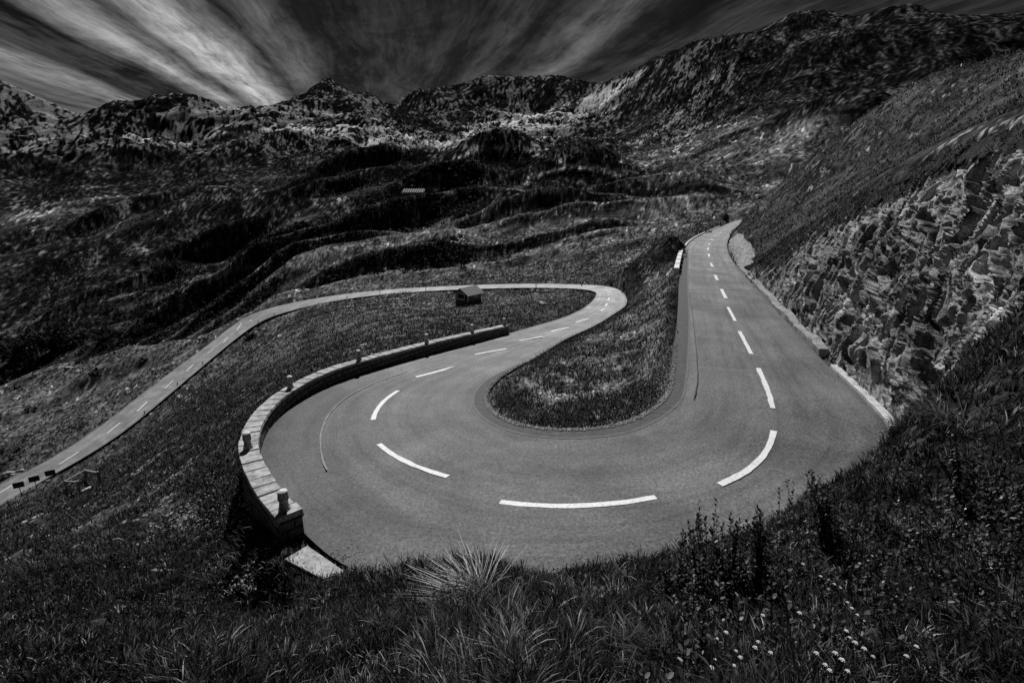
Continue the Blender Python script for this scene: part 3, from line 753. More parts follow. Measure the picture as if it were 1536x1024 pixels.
dsp -= 0.10 * np.exp(-(e1 / 0.03) ** 2) + 0.05 * np.exp(-(e2 / 0.04) ** 2) + .30 * sst(.86, 1.0, 1 - 2 * np.abs(perlin(A1 * 1.1 + 60, B1 * .12))) + .14 * sst(.84, 1.0, 1 - 2 * np.abs(perlin(A1 * 3.1 + 20, B1 * .3)))
dsp *= 0.25 + 0.75 * sst(-.3, 1.3, top - zl)
dsp *= (0.35 + 0.65 * sst(0, 0.8, Tt)) * (1 - 0.8 * sst(3.0, 6.0, E_[None]))
px_ = bx - bn[:, None, 0] * dsp * 0.8; py_ = by - bn[:, None, 1] * dsp * 0.8; pz_ = cz + dsp * 0.38
pz_ = pz_ - 0.9 * sst(3.6, 5.4, E_[None] + .5 * fbm(bx * .7, by * .7, 3))
na, nb = bx.shape
ii = (np.arange(na - 1)[:, None] * nb + np.arange(nb - 1)[None]).ravel()
Fq = np.stack([ii, ii + 1, ii + nb + 1, ii + nb], 1)
cm = Mat('cliff_rock', 0.9, 0.08)
co = cm.coord()
_c = cm.node('ShaderNodeCombineXYZ'); cm.link(cm.attr('su'), _c.inputs[0]); cm.link(cm.attr('sv'), _c.inputs[1]); fol = cm.noise(1.0, 10, 0.7, _c.outputs[0], 0.4); big = cm.noise(0.3, 4, .5, co); fn = cm.noise(14, 8, 0.7, co)
c1 = cm.ramp(cm.math('ADD', cm.math('MULTIPLY', fol, 0.7), cm.math('MULTIPLY', fn, 0.3)), [(0.36, 0.015), (0.45, 0.09), (0.53, 0.33), (0.64, 0.66)])
gr = cm.attr('grassy'); gmask = cm.ramp(cm.math('ADD', gr, cm.math('MULTIPLY', cm.math('SUBTRACT', cm.noise(1.6, 8, .65, co), .5), 1.5)), [(0.4, 0), (0.6, 1)])
cm.base(cm.mix(gmask, cm.math('MULTIPLY', c1, cm.ramp(big, [(0.3, 0.55), (0.65, 1.1)])), cm.ramp(fn, [(0.35, 0.012), (0.7, 0.06)])))
cm.bump(cm.math('ADD', cm.math('MULTIPLY', fol, 1.0), cm.math('MULTIPLY', fn, 0.15)), 0.12, 0.9)
grassy = np.clip(sst(0.35, -0.1, (top - cz)) * 0.0 + sst(-0.5, 0.25, zl - top) * 0.75 + 0.55 * sst(1.8, 4.2, E_[None]), 0, 1)
cliff = mesh_obj('rock_face', np.stack([px_, py_, pz_], -1).reshape(-1, 3), Fq[:, ::-1], cm.m, smooth=False, attrs={'grassy': grassy, 'su': A1 * 2.6, 'sv': B1 * 0.5}); tag(cliff, kind='structure')
print('cliff', round(time.time() - T0, 1))

#MORE-BEGIN#
# ------------------------------------------------------------------ projection (used only to find the measured spots along built lines)
def proj(P):
    P = np.atleast_2d(np.asarray(P, float)); x = P[:, 0]; y = P[:, 1]; z = P[:, 2] - EYE
    d = y * CP - z * SP; h = y * SP + z * CP
    return np.stack([768 + FPX * x / d, 512 - FPX * h / d], 1)


def sweep(P, prof, name, mat, parent=None, smooth=False, closed=True, jitter=0.0):
    """prof: (offset to the right of travel, height) pairs swept along P."""
    P = np.asarray(P); t = np.gradient(P[:, :2], axis=0); t /= np.linalg.norm(t, axis=1, keepdims=True)
    n = np.stack([t[:, 1], -t[:, 0]], 1); k = len(prof); V = np.zeros((len(P), k, 3))
    for j, (o, h) in enumerate(prof):
        V[:, j, :2] = P[:, :2] + n * o; V[:, j, 2] = P[:, 2] + h
    if jitter: V += rng.normal(0, jitter, V.shape)
    F = []
    for i in range(len(P) - 1):
        for j in range(k if closed else k - 1):
            j2 = (j + 1) % k
            F.append((i * k + j, (i + 1) * k + j, (i + 1) * k + j2, i * k + j2))
    if closed:
        F.append(tuple(range(k))); F.append(tuple((len(P) - 1) * k + j for j in reversed(range(k))))
    return mesh_obj(name, V.reshape(-1, 3), F, mat, parent, smooth)


def resample(P, step):
    P = np.asarray(P); s = np.r_[0, np.cumsum(np.linalg.norm(np.diff(P, axis=0), axis=1))]; n = max(2, int(s[-1] / step) + 1)
    q = np.linspace(0, s[-1], n); return np.stack([np.interp(q, s, P[:, j]) for j in range(3)], 1)


# ------------------------------------------------------------------ stone parapet on the outside of the bend
stone = Mat('granite', 0.8, 0.25); sn = stone.noise(7, 8, 0.65); sn2 = stone.noise(60, 4, 0.7)
stone.base(stone.math('MULTIPLY', stone.ramp(stone.math('ADD', stone.math('MULTIPLY', sn, .65), stone.math('MULTIPLY', sn2, .35)), [(0.34, 0.14), (0.48, 0.34), (0.62, 0.5)]), stone.ramp(stone.noise(1.7, 5, .7), [(.34, .45), (.5, 1.0), (.7, 1.1)]))); stone.bump(sn2, 0.01)
mason = Mat('dark_masonry', 0.9, 0.15)
br = mason.node('ShaderNodeTexBrick'); br.inputs['Scale'].default_value = 1.0; br.inputs['Mortar Size'].default_value = 0.025
br.inputs['Brick Width'].default_value = 0.42; br.inputs['Row Height'].default_value = 0.2
tcm = mason.node('ShaderNodeTexCoord'); spx = mason.node('ShaderNodeSeparateXYZ'); mason.link(tcm.outputs['Object'], spx.inputs[0])
cbx = mason.node('ShaderNodeCombineXYZ'); mason.link(mason.math('ADD', spx.outputs[0], spx.outputs[1]), cbx.inputs[0]); mason.link(spx.outputs[2], cbx.inputs[1]); mason.link(cbx.outputs[0], br.inputs['Vector'])
mv = mason.ramp(mason.noise(5, 8, 0.7), [(0.3, 0.05), (0.7, 0.2)])
mason.base(mason.math('MULTIPLY', mv, mason.mix(br.outputs['Fac'], 1.0, 0.25))); mason.bump(mason.math('SUBTRACT', mason.noise(12, 5, .6), br.outputs['Fac']), 0.03)

wa, wb = sec_i(27), sec_i(35.5)
wp = rR[wa:wb].copy()
px = proj(wp)
kend = int(np.argmin(np.hypot(px[:, 0] - 456, px[:, 1] - 803))); wp = wp[:kend + 1]
wp = resample(wp, 0.25)
wall = empty('parapet_wall', wp[len(wp) // 2], 0, 'curved low granite parapet with slab coping and stubby posts along the outer bend', 'wall')
off = -np.array(wall.location)
body = sweep(wp, [(0.0, -0.35), (0.0, 0.42), (0.42, 0.42), (0.54, -1.5)], 'wall_body', mason.m, None, jitter=0.008)
bpy.context.view_layer.update()
def keep_parent(o, p):
    o.parent = p; o.matrix_parent_inverse = Matrix.Translation(-Vector(p.location)) if p.rotation_euler.z == 0 else p.matrix_world.inverted()
keep_parent(body, wall)
cop = MB(); fineW = resample(wp, 0.02); sW = np.arange(len(fineW)) * 0.02
tW = np.gradient(fineW[:, :2], axis=0); tW /= np.linalg.norm(tW, axis=1, keepdims=True); nW = np.stack([tW[:, 1], -tW[:, 0]], 1)
i = 0
while i < len(fineW) - 12:
    L = int(rng.uniform(17, 27)); j = min(i + L, len(fineW) - 1)
    if len(fineW) - 1 - j < 14: j = len(fineW) - 1
    h0, h1 = 0.423, 0.423 + rng.uniform(.09, .112); a_ = -0.03 + rng.uniform(-.010, .010); b_ = 0.46 + rng.uniform(-.01, .012)
    last = j == len(fineW) - 1
    if last: h0, h1, a_, b_ = 0.37, 0.545, -0.05, 0.475
    vv = []
    for kk in (i + 1, j - 1):
        for (o_, h_) in ((a_, h0), (b_, h0), (b_ - .015, h1), (a_ + .015, h1)):
            q = fineW[kk, :2] + nW[kk] * o_; vv.append((q[0], q[1], fineW[kk, 2] + h_ + rng.normal(0, .003)))
    cop.add(vv, [(0, 1, 2, 3), (7, 6, 5, 4), (0, 4, 5, 1), (1, 5, 6, 2), (2, 6, 7, 3), (3, 7, 4, 0)])
    i = j
co_ = cop.build('coping', stone.m); bevel(co_, 0.012, 2); keep_parent(co_, wall)
cap_m = plain('pale_stone_cap', .5, .75, 8, .8)
cW = np.column_stack([fineW[:, :2] + nW * 0.22, fineW[:, 2] + 0.52]); pW = proj(cW)
for (u, v) in [(437, 797), (374, 672), (440, 588), (540, 545), (641, 517), (709, 502), (759, 495)]:
    k = int(np.argmin(np.hypot(pW[:, 0] - u, pW[:, 1] - v))); k = min(max(k, 12), len(cW) - 14)
    m = MB(); x, y, z = cW[k]
    m.tube([(x, y, z - .02), (x, y, z + .05), (x, y, z + .25), (x + .004, y, z + .40)], [.122, .118, .105, .094], 10)
    b = m.build('bollard', stone.m); keep_parent(b, wall); bevel(b, .01)
    m = MB(); m.tube([(x + .004, y, z + .398), (x + .004, y, z + .43), (x + .004, y, z + .455)], [.096, .09, .05], 10)
    c = m.build('cap', cap_m); c.parent = b
# low slab that carries on from the end of the parapet
zt = -0.02
q = [at_z(u, v, zt + dz) for u, v, dz in ((426, 838, 0), (461, 817, 0), (519, 857, 0), (492, 872, 0))]
m = MB(); m.add([(*p[:2], p[2] - .6) for p in q] + [tuple(p) for p in q], [(3, 2, 1, 0), (4, 5, 6, 7), (0, 1, 5, 4), (1, 2, 6, 5), (2, 3, 7, 6), (3, 0, 4, 7)])
o = m.build('stone_slab', stone.m); bevel(o, .02); tag(o, 'long low granite slab lying at the near foot of the parapet end', 'stone slab')

# ------------------------------------------------------------------ kerbs, revetment and guard stones on the right-hand road
ks = plain('pale_concrete', .3, .55, 4, .8, .3, .004)
kp = resample(rR[sec_i(41.12):sec_i(43.02)], .3)
tag(sweep(kp, [(0.02, -.1), (0.02, .075), (0.05, .09), (0.24, .09), (0.27, .06), (0.27, -.1)], 'kerb', ks, jitter=.004), kind='structure')
kd = plain('grey_concrete', .14, .3, 4, .85, .3, .004)
kp = resample(rR[sec_i(43.25):sec_i(47.3)], .4)
kp[:, 2] += 0.05 * np.sin(np.arange(len(kp)) * .5)
tag(sweep(kp, [(0.04, -.1), (0.02, .2), (0.06, .23), (0.34, .25), (0.42, -.1)], 'kerb', kd, jitter=.015), kind='structure')
kp = resample(rL[sec_i(49.3):sec_i(53)], .6)
tag(sweep(kp, [(-.30, -.1), (-.30, .14), (-.02, .14), (-.02, -.1)], 'kerb', ks), kind='structure')
# worn dark stain and edge strip on the asphalt by the pale kerb
rub = Mat('rubble_masonry', .9, .2)
vr = rub.node('ShaderNodeTexVoronoi', feature='DISTANCE_TO_EDGE'); vr.inputs['Scale'].default_value = 2.2; rub.link(rub.coord(), vr.inputs['Vector'])
rub.base(rub.math('MULTIPLY', rub.ramp(rub.noise(3, 7, .65), [(.3, .12), (.7, .42)]), rub.ramp(vr.outputs['Distance'], [(0, .2), (.08, 1)]))); rub.bump(vr.outputs['Distance'], .15)
kp = resample(rR[sec_i(47.2):sec_i(50.6)], .5); hh = np.interp(np.linspace(0, 1, len(kp)), [0, .25, .7, 1], [.35, 1.6, 1.5, .3])
t = np.gradient(kp[:, :2], axis=0); t /= np.linalg.norm(t, axis=1, keepdims=True); n = np.stack([t[:, 1], -t[:, 0]], 1)
V = np.zeros((len(kp), 5, 3))
for j, (o_, f_) in enumerate(((.2, -.2), (.35, .3), (.75, .7), (1.15, 1.0), (1.8, .9))):
    V[:, j, :2] = kp[:, :2] + n * o_; V[:, j, 2] = kp[:, 2] + hh * f_
V += rng.normal(0, .04, V.shape); k = 5
ii = (np.arange(len(kp) - 1)[:, None] * k + np.arange(k - 1)[None]).ravel()
o = mesh_obj('revetment_wall', V.reshape(-1, 3), np.stack([ii, ii + k, ii + k + 1, ii + 1], 1), rub.m)
tag(o, 'pale sloping rubble stone wall beside the far right bend of the upper road', 'wall')
wm = plain('whitewashed_stone', .5, .8, 6, .8, .3, .006)
gl = resample(rL[sec_i(46.7):sec_i(49.0)], .1); st = 0; gi = 0
gt = np.gradient(gl[:, :2], axis=0)
nb = int(len(gl) / 34)
for b_ in range(nb):
    a0 = b_ * 34; a1 = a0 + 29
    mid = gl[(a0 + a1) // 2]; d = gl[a1] - gl[a0]; ang = math.atan2(d[1], d[0]); nn = np.array([-d[1], d[0]]) / np.hypot(d[0], d[1])
    m = MB(); m.box((0, 0, .14), (np.hypot(d[0], d[1]), .42, .74), taper=.97)
    o = m.build('guard_stone', wm); o.location = (mid[0] + nn[0] * .3, mid[1] + nn[1] * .3, mid[2]); o.rotation_euler = (0, 0, ang); bevel(o, .04)
    tag(o, 'oblong whitewashed guard stone in the row on the left edge of the upper road', 'guard stone', 'guard stones along the left edge of the upper road')
print('walls', round(time.time() - T0, 1))

# ------------------------------------------------------------------ marker posts and signs along the lower road
pw = plain('post_white', .3, .5, 9, .6); pd = plain('post_black', .012, .03, 9, .6); wood = plain('weathered_wood', .10, .26, 8, .85, .2, .004)


def marker_post(u, v, label, h=1.0, w=.13, group=None):
    p = hit(u, v); o = empty('marker_post', p, 0, label, 'marker post', group)
    m = MB(); m.box((0, 0, h * .38 - .1), (w, w * .8, h * .76 + .2), taper=.95); m.build('post', pd, o)
    m = MB(); m.box((0, 0, h * .76 + h * .12), (w * .95, w * .76, h * .236)); m.build('reflector_band', pw, o)
    return o


for u, v, s in [(412, 475, 'where the lower road starts to bend to the right'), (388, 486, 'just before the left bend of the lower road'), (305, 549, 'on the near verge, middle of the straight lower road'),
                (267, 580, 'on the near verge of the lower road above its middle'), (218, 624, 'on the near verge halfway down the straight lower road'), (58, 722, 'between two of the black boards on the lower road'),
                (872, 433, 'inside the far small bend'), (804, 433.5, 'on the inner verge to the right of the wooden hut'), (639, 438, 'on the near verge just left of the wooden hut'), (570, 442, 'on the near verge well left of the wooden hut'), (521, 450, 'on the near verge where the far road dips left')]:
    marker_post(u, v, 'slim dark marker post ' + s)
marker_post(935, 436, 'dark marker post under the rock face at the far small bend', 1.4, .2)
for u, v in [(1049, 352), (1058, 347.5), (1069, 342.5), (1080, 337.8)]:
    marker_post(u, v, 'tiny marker post behind the pale kerb of the distant upper road', 1.0, .2, 'posts behind the kerb of the distant upper road')


def board(u, v, uv, label):
    b = hit(u, v); top = at_y(*uv, b.y); h = top[2] - b.z
    o = empty('road_sign', b, math.radians(36), label, 'sign')
    m = MB(); m.tube([(0, .04, -.3), (0, .04, h + .2)], [.04, .04], 8); m.build('post', pd, o)
    m = MB(); m.box((0, 0, h), (1.02, .05, .74)); p = m.build('panel', pd, o); bevel(p, .015)
    for dz_ in (.25, -.25):
        m = MB(); m.box((0, .033, h + dz_), (.95, .018, .04)); m.build('bracket', pw, p)


board(33, 744, (27, 727), 'black warning board on a post, nearest the left edge beside the lower road')
board(55, 731, (50, 718), 'black warning board on a post, middle one of three beside the lower road')
board(78, 719, (73, 709), 'black warning board on a post, right-hand one of three beside the lower road')

# timber frame in the grass below the boards
A, B, Cc, D = hit(101, 735), hit(131, 718), hit(151, 726), hit(122, 740)
o = empty('timber_frame', (A + Cc) / 2, 0, 'small open frame of pale timber rails standing in the slope right of the black boards', 'timber frame')
oo = Vector(o.location)
for (a, b) in ((A, B), (B, Cc), (D, A)):
    m = MB(); m.bar(a - oo + Vector((0, 0, .75)), b - oo + Vector((0, 0, .75)), .12, .1); m.build('rail', wood, o)
m = MB(); m.bar(A - oo + Vector((0, 0, .3)), B - oo + Vector((0, 0, .3)), .1, .1); m.build('rail', wood, o)
m = MB(); m.bar(D - oo + Vector((0, 0, .12)), (Cc + D) / 2 - oo + Vector((0, 0, .12)), .22, .08); m.build('plank', plain('bleached_wood', .4, .6), o)
for a in (A, B, Cc, D):
    m = MB(); m.box((a - oo) + Vector((0, 0, .25)), (.12, .12, 1.2)); m.build('post', wood, o)

# ------------------------------------------------------------------ wooden hut inside the far bend
dk = plain('dark_planks', .09, .2, 10, .8, .2, .006); rf = Mat('shingle_roof', .8, .25)
wv = rf.node('ShaderNodeTexWave'); wv.inputs['Scale'].default_value = 2.6; wv.inputs['Distortion'].default_value = 1.2; rf.link(rf.coord(), wv.inputs[0])
rf.base(rf.math('MULTIPLY', rf.ramp(rf.noise(6, 6, .6), [(.3, .13), (.7, .24)]), rf.ramp(wv.outputs['Fac'], [(0, .75), (1, 1.05)])))
lp = plain('pale_planks', .4, .6, 9, .8); blk = plain('dark_opening', .006, .015); fnd = plain('dark_stone', .02, .07, 5, .9, .2, .02)
hb = hit(703, 456); hb.z -= .25
hut = empty('wooden_hut', hb, math.radians(52), 'small dark wooden hut with pitched shingle roof on a stone base inside the far bend', 'hut')
LX, WY, FH, WH, RISE = 2.7, 2.3, .9, 1.0, .68
m = MB(); m.box((0, 0, FH / 2 - .4), (LX, WY, FH + .8)); m.build('foundation', fnd, hut)
m = MB(); x0, y0 = LX / 2 - .02, WY / 2 - .02
v = []
for x in (-x0, x0): v += [(x, -y0, FH), (x, y0, FH), (x, y0, FH + WH), (x, 0, FH + WH + RISE * .93), (x, -y0, FH + WH)]
m.add(v, [(0, 1, 2, 3, 4), (9, 8, 7, 6, 5), (0, 4, 9, 5), (1, 6, 7, 2), (0, 5, 6, 1)]); m.build('wall', dk, hut)
m = MB()
for sgn in (-1, 1):
    e0 = Vector((0, 0, FH + WH + RISE)); e1 = Vector((0, sgn * (WY / 2 + .38), FH + WH + RISE - (WY / 2 + .38) * RISE / (WY / 2)))
    m.add([(-LX / 2 - .35, e0.y, e0.z), (LX / 2 + .3, e0.y, e0.z), (LX / 2 + .3, e1.y, e1.z), (-LX / 2 - .35, e1.y, e1.z),
           (-LX / 2 - .35, e0.y, e0.z + .1), (LX / 2 + .3, e0.y, e0.z + .1), (LX / 2 + .3, e1.y, e1.z + .1), (-LX / 2 - .35, e1.y, e1.z + .1)],
          [(0, 1, 2, 3), (7, 6, 5, 4), (0, 4, 5, 1), (1, 5, 6, 2), (2, 6, 7, 3), (3, 7, 4, 0)])
m.build('roof', rf.m, hut)
m = MB(); m.box((-x0 - .015, .15, FH + .62), (.03, 1.25, .62)); wn_ = m.build('window', blk, hut)
m = MB()
for z in (FH + .26, FH + .97): m.box((-x0 - .03, .15, z), (.05, 1.4, .09))
for y in (-.52, .82): m.box((-x0 - .028, y, FH + .62), (.046, .09, .64))
m.build('frame', lp, wn_)
m = MB(); m.box((-x0 - .018, -.82, FH + .55), (.03, .42, 1.0)); m.build('door', blk, hut)
for y in (-y0 - .0, y0):
    m = MB(); m.box((-x0 - .02, y, FH + WH / 2), (.12, .12, WH)); m.build('corner_post', lp, hut)
m = MB(); m.box((.2, -y0 - .015, FH + .6), (.8, .03, .35)); wn_ = m.build('window', lp, hut)

# ------------------------------------------------------------------ far barn with a ribbed roof
bb_ = hit(622, 292); bb_.z -= .5
barn = empty('barn', bb_, math.radians(-8), 'distant long barn with pale ribs across its dark roof on the valley shelf', 'barn')
sc_ = bb_.y / 740; LB, WB = 30 * sc_, 13 * sc_; HB = 4.2 * sc_; RB = 4.4 * sc_
m = MB(); v = []
for x in (-LB / 2, LB / 2): v += [(x, -WB / 2, -3), (x, WB / 2, -3), (x, WB / 2, HB), (x, 0, HB + RB * .96), (x, -WB / 2, HB)]
m.add(v, [(0, 1, 2, 3, 4), (9, 8, 7, 6, 5), (0, 4, 9, 5), (1, 6, 7, 2), (0, 5, 6, 1)]); m.build('wall', plain('grey_boards', .05, .1), barn)
m = MB(); rb = MB()
for sgn in (-1, 1):
    a = Vector((0, 0, HB + RB)); b = Vector((0, sgn * WB * .56, HB - RB * .12))
    m.add([(-LB * .53, a.y, a.z), (LB * .53, a.y, a.z), (LB * .53, b.y, b.z), (-LB * .53, b.y, b.z)], [(0, 1, 2, 3)])
    for k in range(9):
        x = -LB * .46 + LB * .92 * k / 8
        rb.bar((x, a.y, a.z + .25), (x, b.y, b.z + .25), .055 * LB, .3)
r0 = m.build('roof', pd, barn); rb.build('rib', plain('metal_ribs', .32, .42), r0)
print('things', round(time.time() - T0, 1))

# ------------------------------------------------------------------ stones
ico = []
import bmesh
for s_ in range(6):
    bm = bmesh.new(); bmesh.ops.create_icosphere(bm, subdivisions=3, radius=1)
    P = np.array([v.co for v in bm.verts]); sh = s_ * 11.3
    n1 = perlin(P[:, 0] * 1.2 + sh, P[:, 1] * 1.2 + P[:, 2] * 1.7); n2 = perlin(P[:, 0] * 3 + sh, P[:, 2] * 3 - P[:, 1] * 2.1 + 5)
    q = np.round(P * 1.6 + n1[:, None] * .5) / 1.6
    P2 = P * (1 + .32 * n1 + .12 * n2)[:, None] * .65 + q * .35
    P2 *= [1.25, .85, .6]
    for v, c in zip(bm.verts, P2): v.co = c
    me = bpy.data.meshes.new('boulder'); bm.to_mesh(me); bm.free(); ico.append(me)
bm_ = Mat('lichen_rock', .85, .2); n = bm_.noise(2.5, 8, .65); bm_.base(bm_.ramp(n, [(.3, .10), (.5, .28), (.7, .5)])); bm_.bump(n, .1)
bd_ = Mat('mossy_rock', .9, .15); n = bd_.noise(3, 8, .65); bd_.base(bd_.ramp(n, [(.3, .02), (.55, .07), (.72, .22)])); bd_.bump(n, .1)
for me in ico: me.materials.append(bm_.m)


def boulder(u, v, wpx, label, group=None, mat=None, flat=.6):
    p = hit(u, v); d = math.hypot(p.y, p.z - EYE); s = wpx / 740 * d / 2.2
    me = ico[rng.integers(6)]
    if mat: me = me.copy(); me.materials[0] = mat
    o = bpy.data.objects.new('boulder', me); COL.objects.link(o); o.location = p + Vector((0, 0, s * .12)); o.scale = (s, s, s * flat / .6)
    o.rotation_euler = (rng.uniform(-.2, .2), rng.uniform(-.2, .2), rng.uniform(0, 6.28))
    return tag(o, label, 'boulder', group)


boulder(103, 553, 12, 'pale flat boulder in the meadow above the straight lower road')
boulder(13, 713, 18, 'long pale boulder at the left edge, behind the black boards')
boulder(31, 706, 9, 'pale boulder touching the far verge behind the middle black board')
boulder(423, 585, 11, 'rounded boulder just outside the parapet, by its third post from the near end', mat=bd_.m)
boulder(365, 598, 8, 'pale boulder on the slope left of the parapet bend')
boulder(320, 659, 11, 'grey boulder on the slope left of the second parapet post', mat=bd_.m)
boulder(815, 457, 16, 'broad pale flat boulder inside the small far bend, right of the hut')
boulder(139, 945, 34, 'broad mossy boulder lying in the dark grass of the lower left corner', mat=bd_.m, flat=.5)
boulder(159, 760, 9, 'narrow pale stone alone in the dark slope below the timber frame')
boulder(1003, 434, 5, 'small white stone under the guard stones on the bank of the upper road')
boulder(111, 733, 6, 'round white stone inside the open timber frame')
for u, v, w in [(20, 589, 6), (417, 513, 6), (404, 516, 6), (497, 523, 4), (472, 534, 4), (133, 605, 4), (237, 553, 4), (671, 463, 5), (550, 498, 4), (684, 487, 5), (701, 473, 4), (668, 479, 5), (783, 470, 3), (645, 496, 6), (731, 467, 5),
                (450, 495, 4), (590, 470, 4), (560, 505, 5), (610, 495, 3), (740, 480, 4), (60, 560, 4), (180, 560, 4), (150, 590, 4), (70, 640, 4), (230, 690, 5), (260, 660, 4), (290, 640, 4)]:
    boulder(u, v, w, 'small pale stone half sunk in the meadow grass beside the lower roads', 'pale stones in the meadows')
for u, v, w in [(217, 774, 9), (204, 781, 8), (296, 809, 9), (312, 789, 8), (297, 782, 8), (324, 797, 8), (354, 809, 8), (289, 851, 7), (270, 819, 7), (247, 842, 7), (283, 760, 7), (240, 768, 6), (335, 770, 7), (315, 820, 6), (332, 845, 6), (262, 790, 6), (345, 735, 6), (350, 720, 5), (303, 830, 5), (230, 812, 6), (255, 805, 5), (275, 795, 6), (360, 790, 6), (280, 845, 6), (300, 860, 5), (375, 850, 6)]:
    boulder(u, v, w, 'small pale stone among the rubble on the slope outside the parapet', 'rubble stones outside the parapet')
for u, v, w in [(863, 580, 4), (878, 614, 4), (962, 548, 4), (970, 568, 4), (948, 537, 3), (930, 600, 4), (900, 590, 3), (985, 540, 4), (955, 580, 3), (1000, 530, 4), (975, 590, 3)]:
    boulder(u, v, w, 'small pale stone on the grass bank inside the hairpin', 'stones on the hairpin bank')


# loose gravel (uncountable): along the island edge and on the rubble slope
def chips(P, size, tone, name, mat):
    n = len(P); o8 = np.array([(1, 0, 0), (0, 1, 0), (-1, 0, 0), (0, -1, 0), (0, 0, .7), (0, 0, -.7)], float)
    f8 = np.array([(0, 1, 4), (1, 2, 4), (2, 3, 4), (3, 0, 4), (1, 0, 5), (2, 1, 5), (3, 2, 5), (0, 3, 5)])
    s = size[:, None, None] * (1 + rng.uniform(-.35, .35, (n, 6, 1))); a = rng.uniform(0, 6.28, n); c, sn_ = np.cos(a)[:, None], np.sin(a)[:, None]
    V = np.stack([o8[None, :, 0] * c - o8[None, :, 1] * sn_, o8[None, :, 0] * sn_ + o8[None, :, 1] * c, o8[None, :, 2] * np.ones((n, 1))], -1) * s + P[:, None]
    F = (f8[None] + 6 * np.arange(n)[:, None, None]).reshape(-1, 3)
    return mesh_obj(name, V.reshape(-1, 3), F, mat, attrs={'tone': np.repeat(tone, 6)})


gmm = Mat('gravel_stone', .9, .2); gmm.base(gmm.math('MULTIPLY', gmm.attr('tone'), .4))
a, b = sec_i(28.8), sec_i(43.5); k = rng.integers(a, b, 9000); w_ = np.abs(rng.normal(0, .34, 9000)) - .16
dd = (rC - rL)[k]; dd /= np.linalg.norm(dd, axis=1, keepdims=True)
P = rL[k] - dd * w_[:, None]; _tg = np.gradient(rL, axis=0)[k]; P = P + _tg * rng.uniform(-.6, .6, (9000, 1)); gz = ground(P[:, 0], P[:, 1])[0]; P[:, 2] = np.maximum(gz, P[:, 2] - .1) + .01
P[w_ < 0.02, 2] = rL[k][w_ < .02, 2] + .01
k2 = rng.integers(sec_i(35.6), sec_i(41.3), 1500); w2 = np.abs(rng.normal(0, .22, 1500)); d2_ = (rC - rR)[k2]; d2_ /= np.linalg.norm(d2_, axis=1, keepdims=True)
P2 = rR[k2] + d2_ * w2[:, None] + np.gradient(rR, axis=0)[k2] * rng.uniform(-.6, .6, (1500, 1)); P2[:, 2] += .008
uu = rng.uniform(225, 385, 2600); vv = 705 + rng.uniform(0, 1, 2600) * 165 + (uu - 300) * .2
pz = np.array([hit(u, v) for u, v in zip(uu[:2000], vv[:2000])])
m_ = fbm(pz[:, 0] * .6, pz[:, 1] * .6, 3) > -.1; pz = pz[m_]
P = np.vstack([P, P2, pz]); sz = np.r_[rng.uniform(.008, .042, 9000), rng.uniform(.006, .02, 1500), rng.uniform(.02, .07, len(pz))]
chips(P, sz, rng.uniform(.25, 1.0, len(P)), 'gravel', gmm.m)
tag(bpy.data.objects['gravel'], kind='stuff')
print('stones', round(time.time() - T0, 1))


# ------------------------------------------------------------------ grass and plants
def blades(P, h, w, az, lean, curve, tone, levels=(0, .4, .75), face=None):
    """tapered bent blades; returns vertices, triangles, tone per vertex."""
    n = len(P); L = len(levels); face = az + np.pi / 2 + rng.uniform(-.9, .9, n) if face is None else face
    d = np.stack([np.sin(az), np.cos(az), np.zeros(n)], 1); f = np.stack([np.sin(face), np.cos(face), np.zeros(n)], 1)
    V = np.zeros((n, 2 * L + 1, 3)); T = np.zeros((n, 2 * L + 1))
    for k, t in enumerate(list(levels) + [1.0]):
        hor = (lean * t + curve * t * t) * h; ver = h * t * np.sqrt(np.maximum(.12, 1 - np.minimum(.9, (lean + curve * t) ** 2)))
        c = P + d * hor[:, None] + np.array([0, 0, 1.0]) * ver[:, None]
        if k < L:
            ww = (w * (1 - t) ** .6)[:, None] * f * .5
            V[:, 2 * k] = c - ww; V[:, 2 * k + 1] = c + ww
        else: V[:, 2 * L] = c
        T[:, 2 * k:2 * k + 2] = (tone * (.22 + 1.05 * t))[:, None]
    tri = []
    for k in range(L - 1): tri += [(2 * k, 2 * k + 1, 2 * k + 3), (2 * k, 2 * k + 3, 2 * k + 2)]
    tri.append((2 * L - 2, 2 * L - 1, 2 * L))
    F = (np.array(tri)[None] + (2 * L + 1) * np.arange(n)[:, None, None]).reshape(-1, 3)
    return V.reshape(-1, 3), F, T.ravel()


def join(parts):
    V = []; F = []; T = []; b = 0
    for v, f, t in parts: V.append(v); F.append(f + b); T.append(t); b += len(v)
    return np.vstack(V), np.vstack(F), np.concatenate(T)


gmat = foliage('grass_blade', .035, .13, .5, 1.6)


def cliff_free(x, y):
    e, _ = cliff_limit(x, y); return np.isnan(e) | (e < -.05) | (e > 6.5)


def near_points(n, r0, r1, a0=-53, a1=55, edge=.1):
    az = np.radians(rng.uniform(a0, a1, n)); r = np.exp(rng.uniform(math.log(r0), math.log(r1), n)); x, y = r * np.sin(az), r * np.cos(az)
    z, out, rk, dk_ = ground(x, y); m = (out > edge) & cliff_free(x, y)
    return np.stack([x, y, z], 1)[m], r[m], out[m], dk_[m]


parts = []
